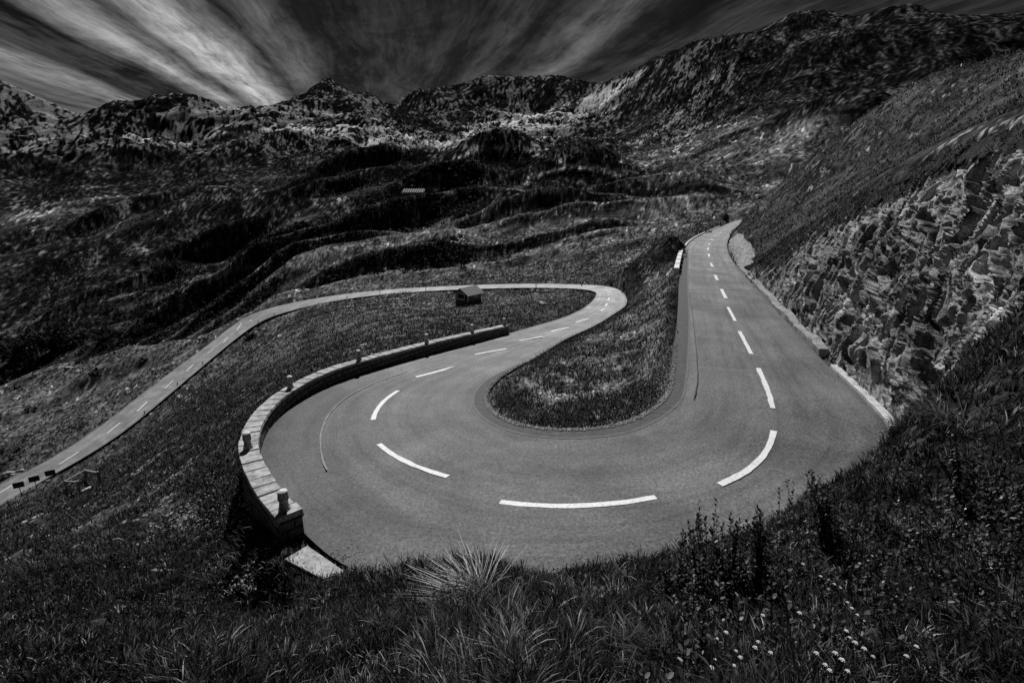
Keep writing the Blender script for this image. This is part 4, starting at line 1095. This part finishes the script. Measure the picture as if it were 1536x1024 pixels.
# turf: short blades everywhere on the near bank
P, r, out, dk_ = near_points(130000, 1.35, 17)
cl = fbm(P[:, 0] * 1.3, P[:, 1] * 1.3, 3); n = len(P)
h = (.07 + .07 * rng.random(n) + .06 * np.clip(cl, -1, 1)) * (1 + .15 * np.minimum(r, 8) / 4); tone = np.clip(.30 + .5 * cl, .05, 1.2) * rng.lognormal(-.1, 1.0, n)
parts.append(blades(P, np.maximum(h, .03), .005 + .0016 * r, rng.uniform(0, 6.28, n), rng.uniform(.1, .6, n), rng.uniform(.1, .5, n), tone))
# tufts
P, r, out, dk_ = near_points(7000, 1.5, 16); k = rng.integers(9, 20, len(P)); idx = np.repeat(np.arange(len(P)), k); n = len(idx)
sz = (rng.uniform(.12, .32, len(P)) * (.45 + .55 * sst(-.5, -.12, np.arctan2(P[:, 0], P[:, 1])) - .3 * sst(.1, .35, np.arctan2(P[:, 0], P[:, 1]))) * (1 + .5 * np.clip(fbm(P[:, 0] * .8 + 9, P[:, 1] * .8, 2), -1, 1)))[idx]; tt_ = np.clip(rng.lognormal(-.35, 1.2, len(P)), .06, 7)[idx]
az = rng.uniform(0, 6.28, n); Q = P[idx] + np.stack([np.sin(az), np.cos(az), 0 * az], 1) * (rng.uniform(0, .05, n) * (1 + r[idx] / 10))[:, None]
parts.append(blades(Q, sz * rng.uniform(.6, 1.1, n), (.007 + .0018 * r[idx]), az, rng.uniform(.05, .45, n), rng.uniform(.1, .7, n), tt_ * rng.uniform(.7, 1.3, n)))
V, F, T = join(parts)
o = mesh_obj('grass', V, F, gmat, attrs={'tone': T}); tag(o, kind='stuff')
# meadow grass farther off, on the hairpin bank, slopes and verges
P, r, out, dk_ = near_points(190000, 10, 120, edge=.05); n = len(P)
cl = fbm(P[:, 0] * .5, P[:, 1] * .5, 4); keep = rng.random(n) < np.clip(.7 + cl, .15, 1); P, r, cl = P[keep], r[keep], cl[keep]; n = len(P)
_k = rng.random(n) < sst(.02, .75, out[keep]); P, r, cl = P[_k], r[_k], cl[_k]; n = len(P)
h = rng.uniform(.10, .26, n) * (1 + .6 * np.clip(cl, -.6, 1)) * (1 + r / 120); tone = np.clip(.5 + .7 * cl, .1, 2) * rng.lognormal(-.1, .8, n)
parts = [blades(P, h, .012 + .0016 * r, rng.uniform(0, 6.28, n), rng.uniform(.1, .6, n), rng.uniform(.1, .5, n), tone, (0, .55))]
# tall fringe along the road edges
k = rng.integers(sec_i(23), sec_i(46), 5000); dd = (rC - rL)[k]; dd /= np.linalg.norm(dd, axis=1, keepdims=True); P = rL[k] - dd * rng.uniform(.1, .9, 5000)[:, None] ** 1.5 * 1.0
kk = (rng.random(5000) < np.where(k < sec_i(29), 1, .35)); P = P[kk]; P[:, 2] = ground(P[:, 0], P[:, 1])[0]; n = len(P)
parts.append(blades(P, rng.uniform(.15, .42, n), .012 + .0012 * np.hypot(P[:, 0], P[:, 1]), rng.uniform(0, 6.28, n), rng.uniform(0, .4, n), rng.uniform(0, .5, n), rng.uniform(.3, 1.6, n), (0, .55)))
_m = np.flatnonzero((grassy.ravel() > .45) & (E_[None] + 0 * bx < 4.6).ravel()); _m = _m[rng.integers(0, len(_m), 16000)]
P = np.stack([px_, py_, pz_], -1).reshape(-1, 3)[_m] + rng.normal(0, .04, (16000, 3)); cl = fbm(P[:, 0] * .8, P[:, 1] * .8, 3); P = P[cl > -.25]; cl = cl[cl > -.25]; n = len(P); rr_ = np.hypot(P[:, 0], P[:, 1])
parts.append(blades(P, rng.uniform(.1, .34, n) * (1 + .5 * cl), .010 + .0012 * rr_, rng.uniform(0, 6.28, n), rng.uniform(.1, .7, n), rng.uniform(.1, .7, n), np.clip(.5 + .8 * cl, .1, 2) * rng.lognormal(-.1, .8, n), (0, .55)))
V, F, T = join(parts)
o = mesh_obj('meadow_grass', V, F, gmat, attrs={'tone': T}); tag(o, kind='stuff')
print('grass', round(time.time() - T0, 1), len(F))


def tuft(name, u, v, n, h, w, lean, tone, label, cat, bias=None, spread=.05, curve=(.2, .8), group=None):
    p = hit(u, v); az = rng.uniform(0, 6.28, n) if bias is None else rng.normal(bias, .75, n)
    Q = np.stack([rng.normal(0, spread, n), rng.normal(0, spread, n), np.full(n, -.02)], 1)
    V, F, T = blades(Q, rng.uniform(h * .55, h, n), np.full(n, w * 1.4), az, rng.uniform(*lean, n), rng.uniform(*curve, n), tone * rng.uniform(.6, 1.3, n), (0, .3, .55, .8))
    o = mesh_obj(name, V, F, gmat, attrs={'tone': T}, loc=p); return tag(o, label, cat, group)


tuft('dry_grass_tuft', 722, 900, 110, .75, .010, (.2, .8), 9.0, 'pale straw-coloured tuft of long arching grass at the road edge, bottom centre', 'grass tuft', bias=-1.1, spread=.035, curve=(.2, 1.0))
tuft('grass_tuft', 705, 880, 150, .42, .010, (0, .3), .45, 'tall dark upright grass tuft standing against the road, left of centre', 'grass tuft', spread=.09, curve=(0, .35))
tuft('grass_tuft', 990, 1000, 130, .36, .007, (.1, .5), 1.6, 'dense spiky grass tuft at the bottom edge below the leafy shrubs', 'grass tuft', spread=.06)
tuft('grass_tuft', 1370, 925, 120, .36, .006, (.1, .5), .7, 'dark spiky grass tuft among the white flowers on the right', 'grass tuft', spread=.05)
tuft('grass_tuft', 795, 960, 120, .3, .007, (.1, .6), .8, 'dark drooping grass tuft just right of the straw-coloured one', 'grass tuft', spread=.06)
tuft('grass_tuft', 600, 950, 100, .28, .006, (.1, .6), 1.8, 'light grey grass tuft left of the straw-coloured one', 'grass tuft', spread=.06)
tuft('grass_tuft', 1420, 640, 140, .75, .012, (.1, .5), 2.0, 'long pale bent grass tuft under the rock face at the right', 'grass tuft', bias=-1.4, spread=.16)
tuft('grass_tuft', 1350, 640, 120, .6, .012, (.1, .5), 1.6, 'pale grass tuft hanging over the end of the pale kerb', 'grass tuft', bias=-1.6, spread=.12)
# seed stalks
sm = foliage('stalk', .04, .09, .2)
for (u, v, ut, vt) in [(785, 905, 782, 838), (857, 915, 855, 852), (885, 905, 888, 850), (960, 905, 957, 822), (1190, 1000, 1172, 880), (1335, 1010, 1300, 860), (1430, 1010, 1390, 800), (1470, 900, 1430, 770), (905, 930, 908, 870), (1450, 870, 1448, 720), (1380, 850, 1378, 720),
                       (620, 905, 575, 830), (560, 900, 553, 845), (825, 900, 830, 850)]:
    b = hit(u, v); t = Vector(at_y(ut, vt, b.y + .05)); d = t - b
    m = MB(); m.tube([(0, 0, -.02), tuple(d * .5 + Vector((.012, 0, .01))), tuple(d)], [.0028, .0022, .0014], 4)
    o = empty('grass_stalk', b, 0, 'thin tall seed stalk rising out of the near grass', 'grass stalk', 'thin seed stalks in the near grass')
    q = m.build('stem', sm, o); q.data.attributes.new('tone', 'FLOAT', 'POINT').data.foreach_set('value', np.full(len(q.data.vertices), .8, np.float32))
    m = MB(); m.tube([tuple(d * .86), tuple(d * .93), tuple(d)], [.0025, .006, .002], 5); q = m.build('seed_head', sm, o); q.data.attributes.new('tone', 'FLOAT', 'POINT').data.foreach_set('value', np.full(len(q.data.vertices), 1.1, np.float32))


# leafy twigs
lm = foliage('shrub_leaf', .035, .07, .3, 8)


def leaf_set(P, dirs, L, Wd, tone):
    """oval leaves: 6-vertex fans folded a little along the midrib."""
    n = len(P); d = dirs / np.linalg.norm(dirs, axis=1, keepdims=True); up = rng.normal(0, .6, (n, 3)) + [0, 0, 1]; s = np.cross(d, up); s /= np.linalg.norm(s, axis=1, keepdims=True); nn = np.cross(s, d)
    prof = [(0, 0, 0), (.3, .42, .06), (.7, .40, .05), (1, 0, 0), (.7, -.40, .05), (.3, -.42, .06)]
    V = np.stack([P + d * (a * L)[:, None] + s * (b * Wd)[:, None] + nn * (c * L)[:, None] for a, b, c in prof], 1)
    F = np.array([(0, 1, 2), (0, 2, 3), (0, 3, 4), (0, 4, 5)])[None] + 6 * np.arange(n)[:, None, None]
    return V.reshape(-1, 3), F.reshape(-1, 3), np.repeat(tone, 6)


def leafy_shrub(ub, vb, tips, label, tone=.5, group=None, extra=10, dens=21):
    if len(tips) > 2: tips = tips + [(u + rng.normal(0, 9), v + rng.uniform(4, 34)) for u, v in tips for _ in range(3)]
    b = hit(ub, vb); o = empty('leafy_shrub', b, 0, label, 'shrub', group); m = MB(); Ps = []; Ds = []; Ls = []
    T_ = [Vector(at_y(u, v, b.y + rng.uniform(-.05, .15))) - b for u, v in tips]
    hm = max(t.z for t in T_)
    for k in range(extra): T_.append(Vector((np.clip(rng.normal(0, .16), -.3, .3), np.clip(rng.normal(0, .12), -.2, .2), min(hm, .45) * rng.uniform(.35, .75))))
    for t in T_:
        bow = Vector((rng.normal(0, .04), rng.normal(0, .04), 0)) * t.length * 2; st_ = Vector((t.x * .25, t.y * .25, -.02))
        pt = lambda s: st_.lerp(t, s) + bow * (s * (1 - s))
        m.tube([pt(0), pt(.35), pt(.7), pt(1)], [.0045, .0038, .0028, .0016], 5)
        nl = max(6, int(dens * t.length / .3))
        for j in range(nl):
            s = .22 + .78 * j / (nl - 1); c = pt(s); a = j * 2.4 + rng.uniform(-.4, .4)
            Ps.append(c); Ds.append((math.cos(a), math.sin(a), .3 + .7 * s)); Ls.append(rng.uniform(.034, .060) * (1.1 - .35 * s))
    q = m.build('stem', sm, o); q.data.attributes.new('tone', 'FLOAT', 'POINT').data.foreach_set('value', np.full(len(q.data.vertices), .4, np.float32))
    Ls = np.array(Ls); V, F, T = leaf_set(np.array(Ps), np.array(Ds), Ls, Ls * .62, tone * 2.9 * rng.lognormal(-.2, .75, len(Ls)))
    mesh_obj('leaves', V, F, lm, o, attrs={'tone': T})


leafy_shrub(1010, 905, [(993, 838), (1001, 828), (1025, 797), (1031, 815)], 'dark leafy shrub with curled twigs, leftmost against the road')
leafy_shrub(1058, 900, [(1048, 770), (1052, 790), (1076, 818)], 'dark shrub with one tall straight leafy twig, second from the left against the road')
leafy_shrub(1098, 900, [(1066, 788), (1078, 805), (1096, 772), (1107, 792)], 'dark shrub with two forked leafy twigs, between the two straight-twigged shrubs')
leafy_shrub(1142, 905, [(1136, 762), (1142, 768), (1131, 782), (1152, 806)], 'dark shrub with the tallest twig and broad leaves at its tip')
leafy_shrub(1255, 835, [(1218, 705), (1214, 722), (1229, 716), (1243, 724), (1258, 742)], 'bushy dark shrub at the right road edge, below the end of the pale kerb', extra=14)
leafy_shrub(1350, 740, [(1330, 680), (1360, 676)], 'grey leafy shrub under the pale grass by the kerb end', .7, extra=12)
leafy_shrub(1450, 740, [(1430, 640), (1470, 630), (1410, 670)], 'large dark leafy shrub on the bank below the rock face', .35, extra=18)
for u, v in zip(rng.uniform(1010, 1560, 90), rng.uniform(0, 1, 90) ** 1.3):
    vb = 850 - (u - 1010) * .22 + v * 200
    leafy_shrub(u, vb, [(u + rng.uniform(-12, 12), vb - rng.uniform(60, 110))], 'low dark leafy shrub among the grass of the near right bank', rng.uniform(.3, .9), 'low leafy shrubs on the near right bank', extra=7, dens=11)
# white flowers
wf = plain('flower_white', .4, .62, 40, .7)
for x, y in [(195, 797), (155, 825), (260, 910), (130, 955), (395, 888), (340, 840), (325, 865), (740, 662), (760, 688), (785, 718), (815, 745), (735, 790), (750, 820), (775, 843), (815, 870), (795, 487), (835, 475), (850, 453), (890, 490), (1050, 860), (685, 890), (600, 890), (640, 942),
             (660, 967), (715, 920), (740, 970), (525, 710), (360, 720), (230, 945), (540, 490), (855, 905), (680, 580), (710, 597), (1005, 903), (240, 880), (620, 545), (655, 560)]:
    u, v = 1024 + x / 2.994, 682 + y / 2.994
    b = hit(u + rng.uniform(-6, 6), v + 48); t = Vector(at_y(u, v, b.y + .03)) - b
    o = empty('white_flower', b, 0, 'small white flower head on a thin stem in the near right grass', 'flower', 'white flowers in the near right grass')
    m = MB(); m.tube([(0, 0, -.02), tuple(t * .55 + Vector((.006, 0, 0))), tuple(t)], [.002, .0018, .0015], 4); q = m.build('stem', sm, o)
    q.data.attributes.new('tone', 'FLOAT', 'POINT').data.foreach_set('value', np.full(len(q.data.vertices), .8, np.float32))
    m = MB(); R = rng.uniform(.006, .0125)
    for k in range(11):
        a = k * 2.4; rr = R * math.sqrt(k / 11); c = t + Vector((rr * math.cos(a), rr * math.sin(a), R * .45 * (1 - (rr / R) ** 2)))
        m.box(c, (R * .5, R * .5, R * .32), rz=a)
    m.build('flower_head', wf, o)
print('plants', round(time.time() - T0, 1))


# scrub on the far slopes (uncountable), and the bushes that stand out
def clumps(P, R, nl, leaf, tone):
    n = len(P); idx = np.repeat(np.arange(n), nl); N = len(idx); d = rng.normal(0, 1, (N, 3)); d /= np.linalg.norm(d, axis=1, keepdims=True); d[:, 2] = np.abs(d[:, 2])
    c = P[idx] + d * (R[idx] * rng.uniform(.55, 1.05, N))[:, None] * [1, 1, .8]
    a = rng.normal(0, 1, (N, 3)); a /= np.linalg.norm(a, axis=1, keepdims=True); b = np.cross(a, d + rng.normal(0, .5, (N, 3))); b /= np.linalg.norm(b, axis=1, keepdims=True) + 1e-9
    l = (leaf * R[idx] * rng.uniform(.6, 1.3, N))[:, None]
    V = np.stack([c - a * l, c + b * l * .7, c + a * l, c - b * l * .7], 1).reshape(-1, 3)
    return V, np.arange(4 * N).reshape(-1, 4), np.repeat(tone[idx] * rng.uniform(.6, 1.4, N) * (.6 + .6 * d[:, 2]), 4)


bush = foliage('scrub_leaf', .02, .04, .25, .3)
n = 30000; az = np.radians(rng.uniform(-54, -4, n)); r = np.exp(rng.uniform(math.log(90), math.log(620), n)); x, y = r * np.sin(az), r * np.cos(az)
z, out, rk, dk_ = ground(x, y); cl = fbm(x / 60, y / 60, 4); p_ = sst(.5, .95, dk_ + .5 * cl) * (1 - sst(350, 640, r)); kk = (rng.random(n) < p_) & (out > 3)
P = np.stack([x, y, z], 1)[kk]; r = r[kk]; R = rng.uniform(.5, 1.1, len(P)) * (1 + r * .0042); P[:, 2] -= R * .15
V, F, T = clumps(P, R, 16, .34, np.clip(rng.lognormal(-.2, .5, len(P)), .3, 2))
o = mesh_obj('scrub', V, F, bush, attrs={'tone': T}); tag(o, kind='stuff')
n = 90000; az = np.radians(rng.uniform(-52, 26, n)); r = np.exp(rng.uniform(math.log(85), math.log(1250), n)); x, y = r * np.sin(az), r * np.cos(az)
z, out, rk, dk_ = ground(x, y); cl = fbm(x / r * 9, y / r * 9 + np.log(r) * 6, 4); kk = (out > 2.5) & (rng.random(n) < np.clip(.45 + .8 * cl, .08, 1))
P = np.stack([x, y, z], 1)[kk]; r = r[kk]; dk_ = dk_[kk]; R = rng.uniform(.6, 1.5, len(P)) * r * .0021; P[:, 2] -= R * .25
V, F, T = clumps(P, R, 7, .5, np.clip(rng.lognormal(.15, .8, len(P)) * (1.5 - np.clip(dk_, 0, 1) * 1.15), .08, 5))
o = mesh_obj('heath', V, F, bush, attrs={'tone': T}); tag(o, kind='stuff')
for u, v, w, s in [(80, 527, 60, 'large dark alder bush at the foot of the scrub slope, second from the left edge'), (28, 540, 50, 'dark alder bush at the very left edge, above the meadow rim'), (255, 410, 36, 'round dark bush alone high in the middle of the left scrub slope'), (390, 375, 34, 'dark bush standing out at the right end of the left scrub slope'),
                   (160, 510, 34, 'dark bush on the meadow rim, third from the left edge'), (222, 500, 26, 'small dark bush on the meadow rim left of the straight lower road'), (265, 450, 24, 'small dark bush on the pale strip across the scrub slope')]:
    b = hit(u, v); d = b.length; R = w / 740 * d / 2
    o = empty('alder_bush', b, 0, s, 'bush'); m = MB()
    for k in range(4):
        a = k * 1.6; m.tube([(0, 0, -.3), (math.cos(a) * R * .25, math.sin(a) * R * .25, R * .5), (math.cos(a) * R * .6, math.sin(a) * R * .6, R * .9)], [R * .05, R * .035, R * .012], 5)
    m.build('trunk', pd, o)
    Q = np.stack([rng.normal(0, .42 * R, 26), rng.normal(0, .35 * R, 26), np.abs(rng.normal(.35 * R, .22 * R, 26))], 1)
    V, F, T = clumps(Q, rng.uniform(.28, .42, 26) * R, 34, .22, rng.uniform(.4, 1.0, 26)); mesh_obj('crown', V, F, bush, o, attrs={'tone': T})
print('scrub', round(time.time() - T0, 1))
#MORE-END#

# ------------------------------------------------------------------ light and sky
SUN_EL, SUN_AZ = math.radians(46), math.radians(-8)      # ahead of the camera, a little to the left
sd = bpy.data.lights.new('sun', 'SUN'); sd.energy = 5.0; sd.angle = math.radians(0.53); sd.color = (1, 0.985, 0.96)
so = bpy.data.objects.new('sun', sd); COL.objects.link(so)
dirv = Vector((math.sin(SUN_AZ) * math.cos(SUN_EL), math.cos(SUN_AZ) * math.cos(SUN_EL), math.sin(SUN_EL)))
so.rotation_euler = dirv.to_track_quat('Z', 'Y').to_euler(); so.location = dirv * 50
sd.color = (1, 1, 1)
wd = bpy.data.worlds.new('World'); S.world = wd; wd.use_nodes = True
wt = Mat.__new__(Mat); wt.t = wd.node_tree; wt.n = wt.t.nodes; wt.l = wt.t.links
sky = wt.node('ShaderNodeTexSky', sky_type='NISHITA', sun_disc=False); sky.sun_elevation = SUN_EL; sky.sun_rotation = SUN_AZ; sky.altitude = 2100; sky.dust_density = 0.4; sky.ozone_density = 2
sc = wt.node('ShaderNodeSeparateColor'); wt.link(sky.outputs[0], sc.inputs[0])
bwsky = sc.outputs[0]                                     # red-filter black and white: a dark sky
tc = wt.node('ShaderNodeTexCoord'); sx = wt.node('ShaderNodeSeparateXYZ'); wt.link(tc.outputs['Generated'], sx.inputs[0])
zz = wt.math('MAXIMUM', sx.outputs[2], 0.02)
# cirrus sheet: plan position on a layer of unit height, turned so that l runs along the streaks
VA = math.atan2(600 - 768, 740 * CP + (512 - 298) * SP)
X = wt.math('DIVIDE', sx.outputs[0], zz); Y = wt.math('DIVIDE', sx.outputs[1], zz)
qq = wt.math('SUBTRACT', wt.math('MULTIPLY', X, math.cos(VA)), wt.math('MULTIPLY', Y, math.sin(VA)))
ll = wt.math('ADD', wt.math('MULTIPLY', X, math.sin(VA)), wt.math('MULTIPLY', Y, math.cos(VA)))


def vec(a, b, c=0.0):
    n = wt.node('ShaderNodeCombineXYZ')
    for k, q in enumerate((a, b, c)):
        if isinstance(q, (int, float)): n.inputs[k].default_value = q
        else: wt.link(q, n.inputs[k])
    return n.outputs[0]


warp = wt.noise(0.45, 3, 0.5, vec(qq, wt.math('MULTIPLY', ll, 0.35), 3.0))
warp2 = wt.noise(1.4, 5, 0.6, vec(qq, wt.math('MULTIPLY', ll, 0.5), 9.0))
q2 = wt.math('ADD', qq, wt.math('ADD', wt.math('MULTIPLY', wt.math('SUBTRACT', warp, 0.5), 0.75), wt.math('MULTIPLY', wt.math('SUBTRACT', warp2, 0.5), 0.20)))
band = wt.ramp(wt.math('ADD', wt.math('MULTIPLY', q2, 0.125), 0.5, True),
               [(0, .3), (.12, .22), (.1625, .6), (.195, .03), (.25, .0), (.2775, .62), (.30, .08), (.328, 1.0), (.352, .45), (.375, .03), (.402, .26), (.425, .04), (.455, .02), (.50, .09), (.55, .03), (.575, .16), (.60, .03), (.65, .46), (.675, .06), (.70, .01), (.735, .16), (.78, .06), (1.0, .05)])
fib = wt.noise(7.0, 8, 0.66, vec(q2, wt.math('MULTIPLY', ll, 0.12), 0.0), 0.25)
fib2 = wt.noise(1.6, 9, 0.7, vec(q2, wt.math('MULTIPLY', ll, 0.55), 5.0), 1.1)
fib3 = wt.noise(20.0, 6, 0.7, vec(q2, wt.math('MULTIPLY', ll, 0.10), 2.0), 0.3)
tex = wt.math('ADD', wt.math('ADD', wt.math('MULTIPLY', fib, 0.50), wt.math('MULTIPLY', fib2, 0.50)), wt.math('MULTIPLY', fib3, 0.30))
den = wt.math('MULTIPLY', band, wt.ramp(tex, [(0.45, 0.0), (0.60, 0.42), (0.82, 1.0)]))
wisp = wt.math('MULTIPLY', wt.ramp(tex, [(0.60, 0), (0.9, 1)]), 0.10)
den = wt.math('ADD', den, wisp, True)
hz = wt.ramp(sx.outputs[2], [(0.0, 0.3), (0.10, 0.85), (0.2, 1.0), (0.36, 0.55), (0.5, 0.12), (1.0, 0.04)])
den = wt.math('MULTIPLY', wt.math('MULTIPLY', den, hz), wt.ramp(wt.math('ADD', wt.math('MULTIPLY', qq, 0.125), 0.5, True), [(0.0, 0.7), (0.2, 0.9), (0.3, 1.1), (0.36, 1.1), (0.44, 0.7), (0.52, 0.55), (1.0, 0.5)]))
SKY_K, CLOUD_L = 0.003, 0.80
lum = wt.math('ADD', wt.math('MULTIPLY', bwsky, SKY_K), wt.math('MULTIPLY', den, CLOUD_L))
bg = wt.n['Background']; bg.inputs['Strength'].default_value = 1.0
wt.link(lum, bg.inputs['Color'])

S.view_settings.view_transform = 'Standard'; S.view_settings.look = 'None'; S.view_settings.exposure = 0; S.view_settings.gamma = 1
S.render.engine = 'CYCLES'; S.cycles.max_bounces = 5; S.cycles.diffuse_bounces = 2; S.cycles.glossy_bounces = 2; S.cycles.transmission_bounces = 3; S.cycles.use_denoising = False
print('done', round(time.time() - T0, 1))
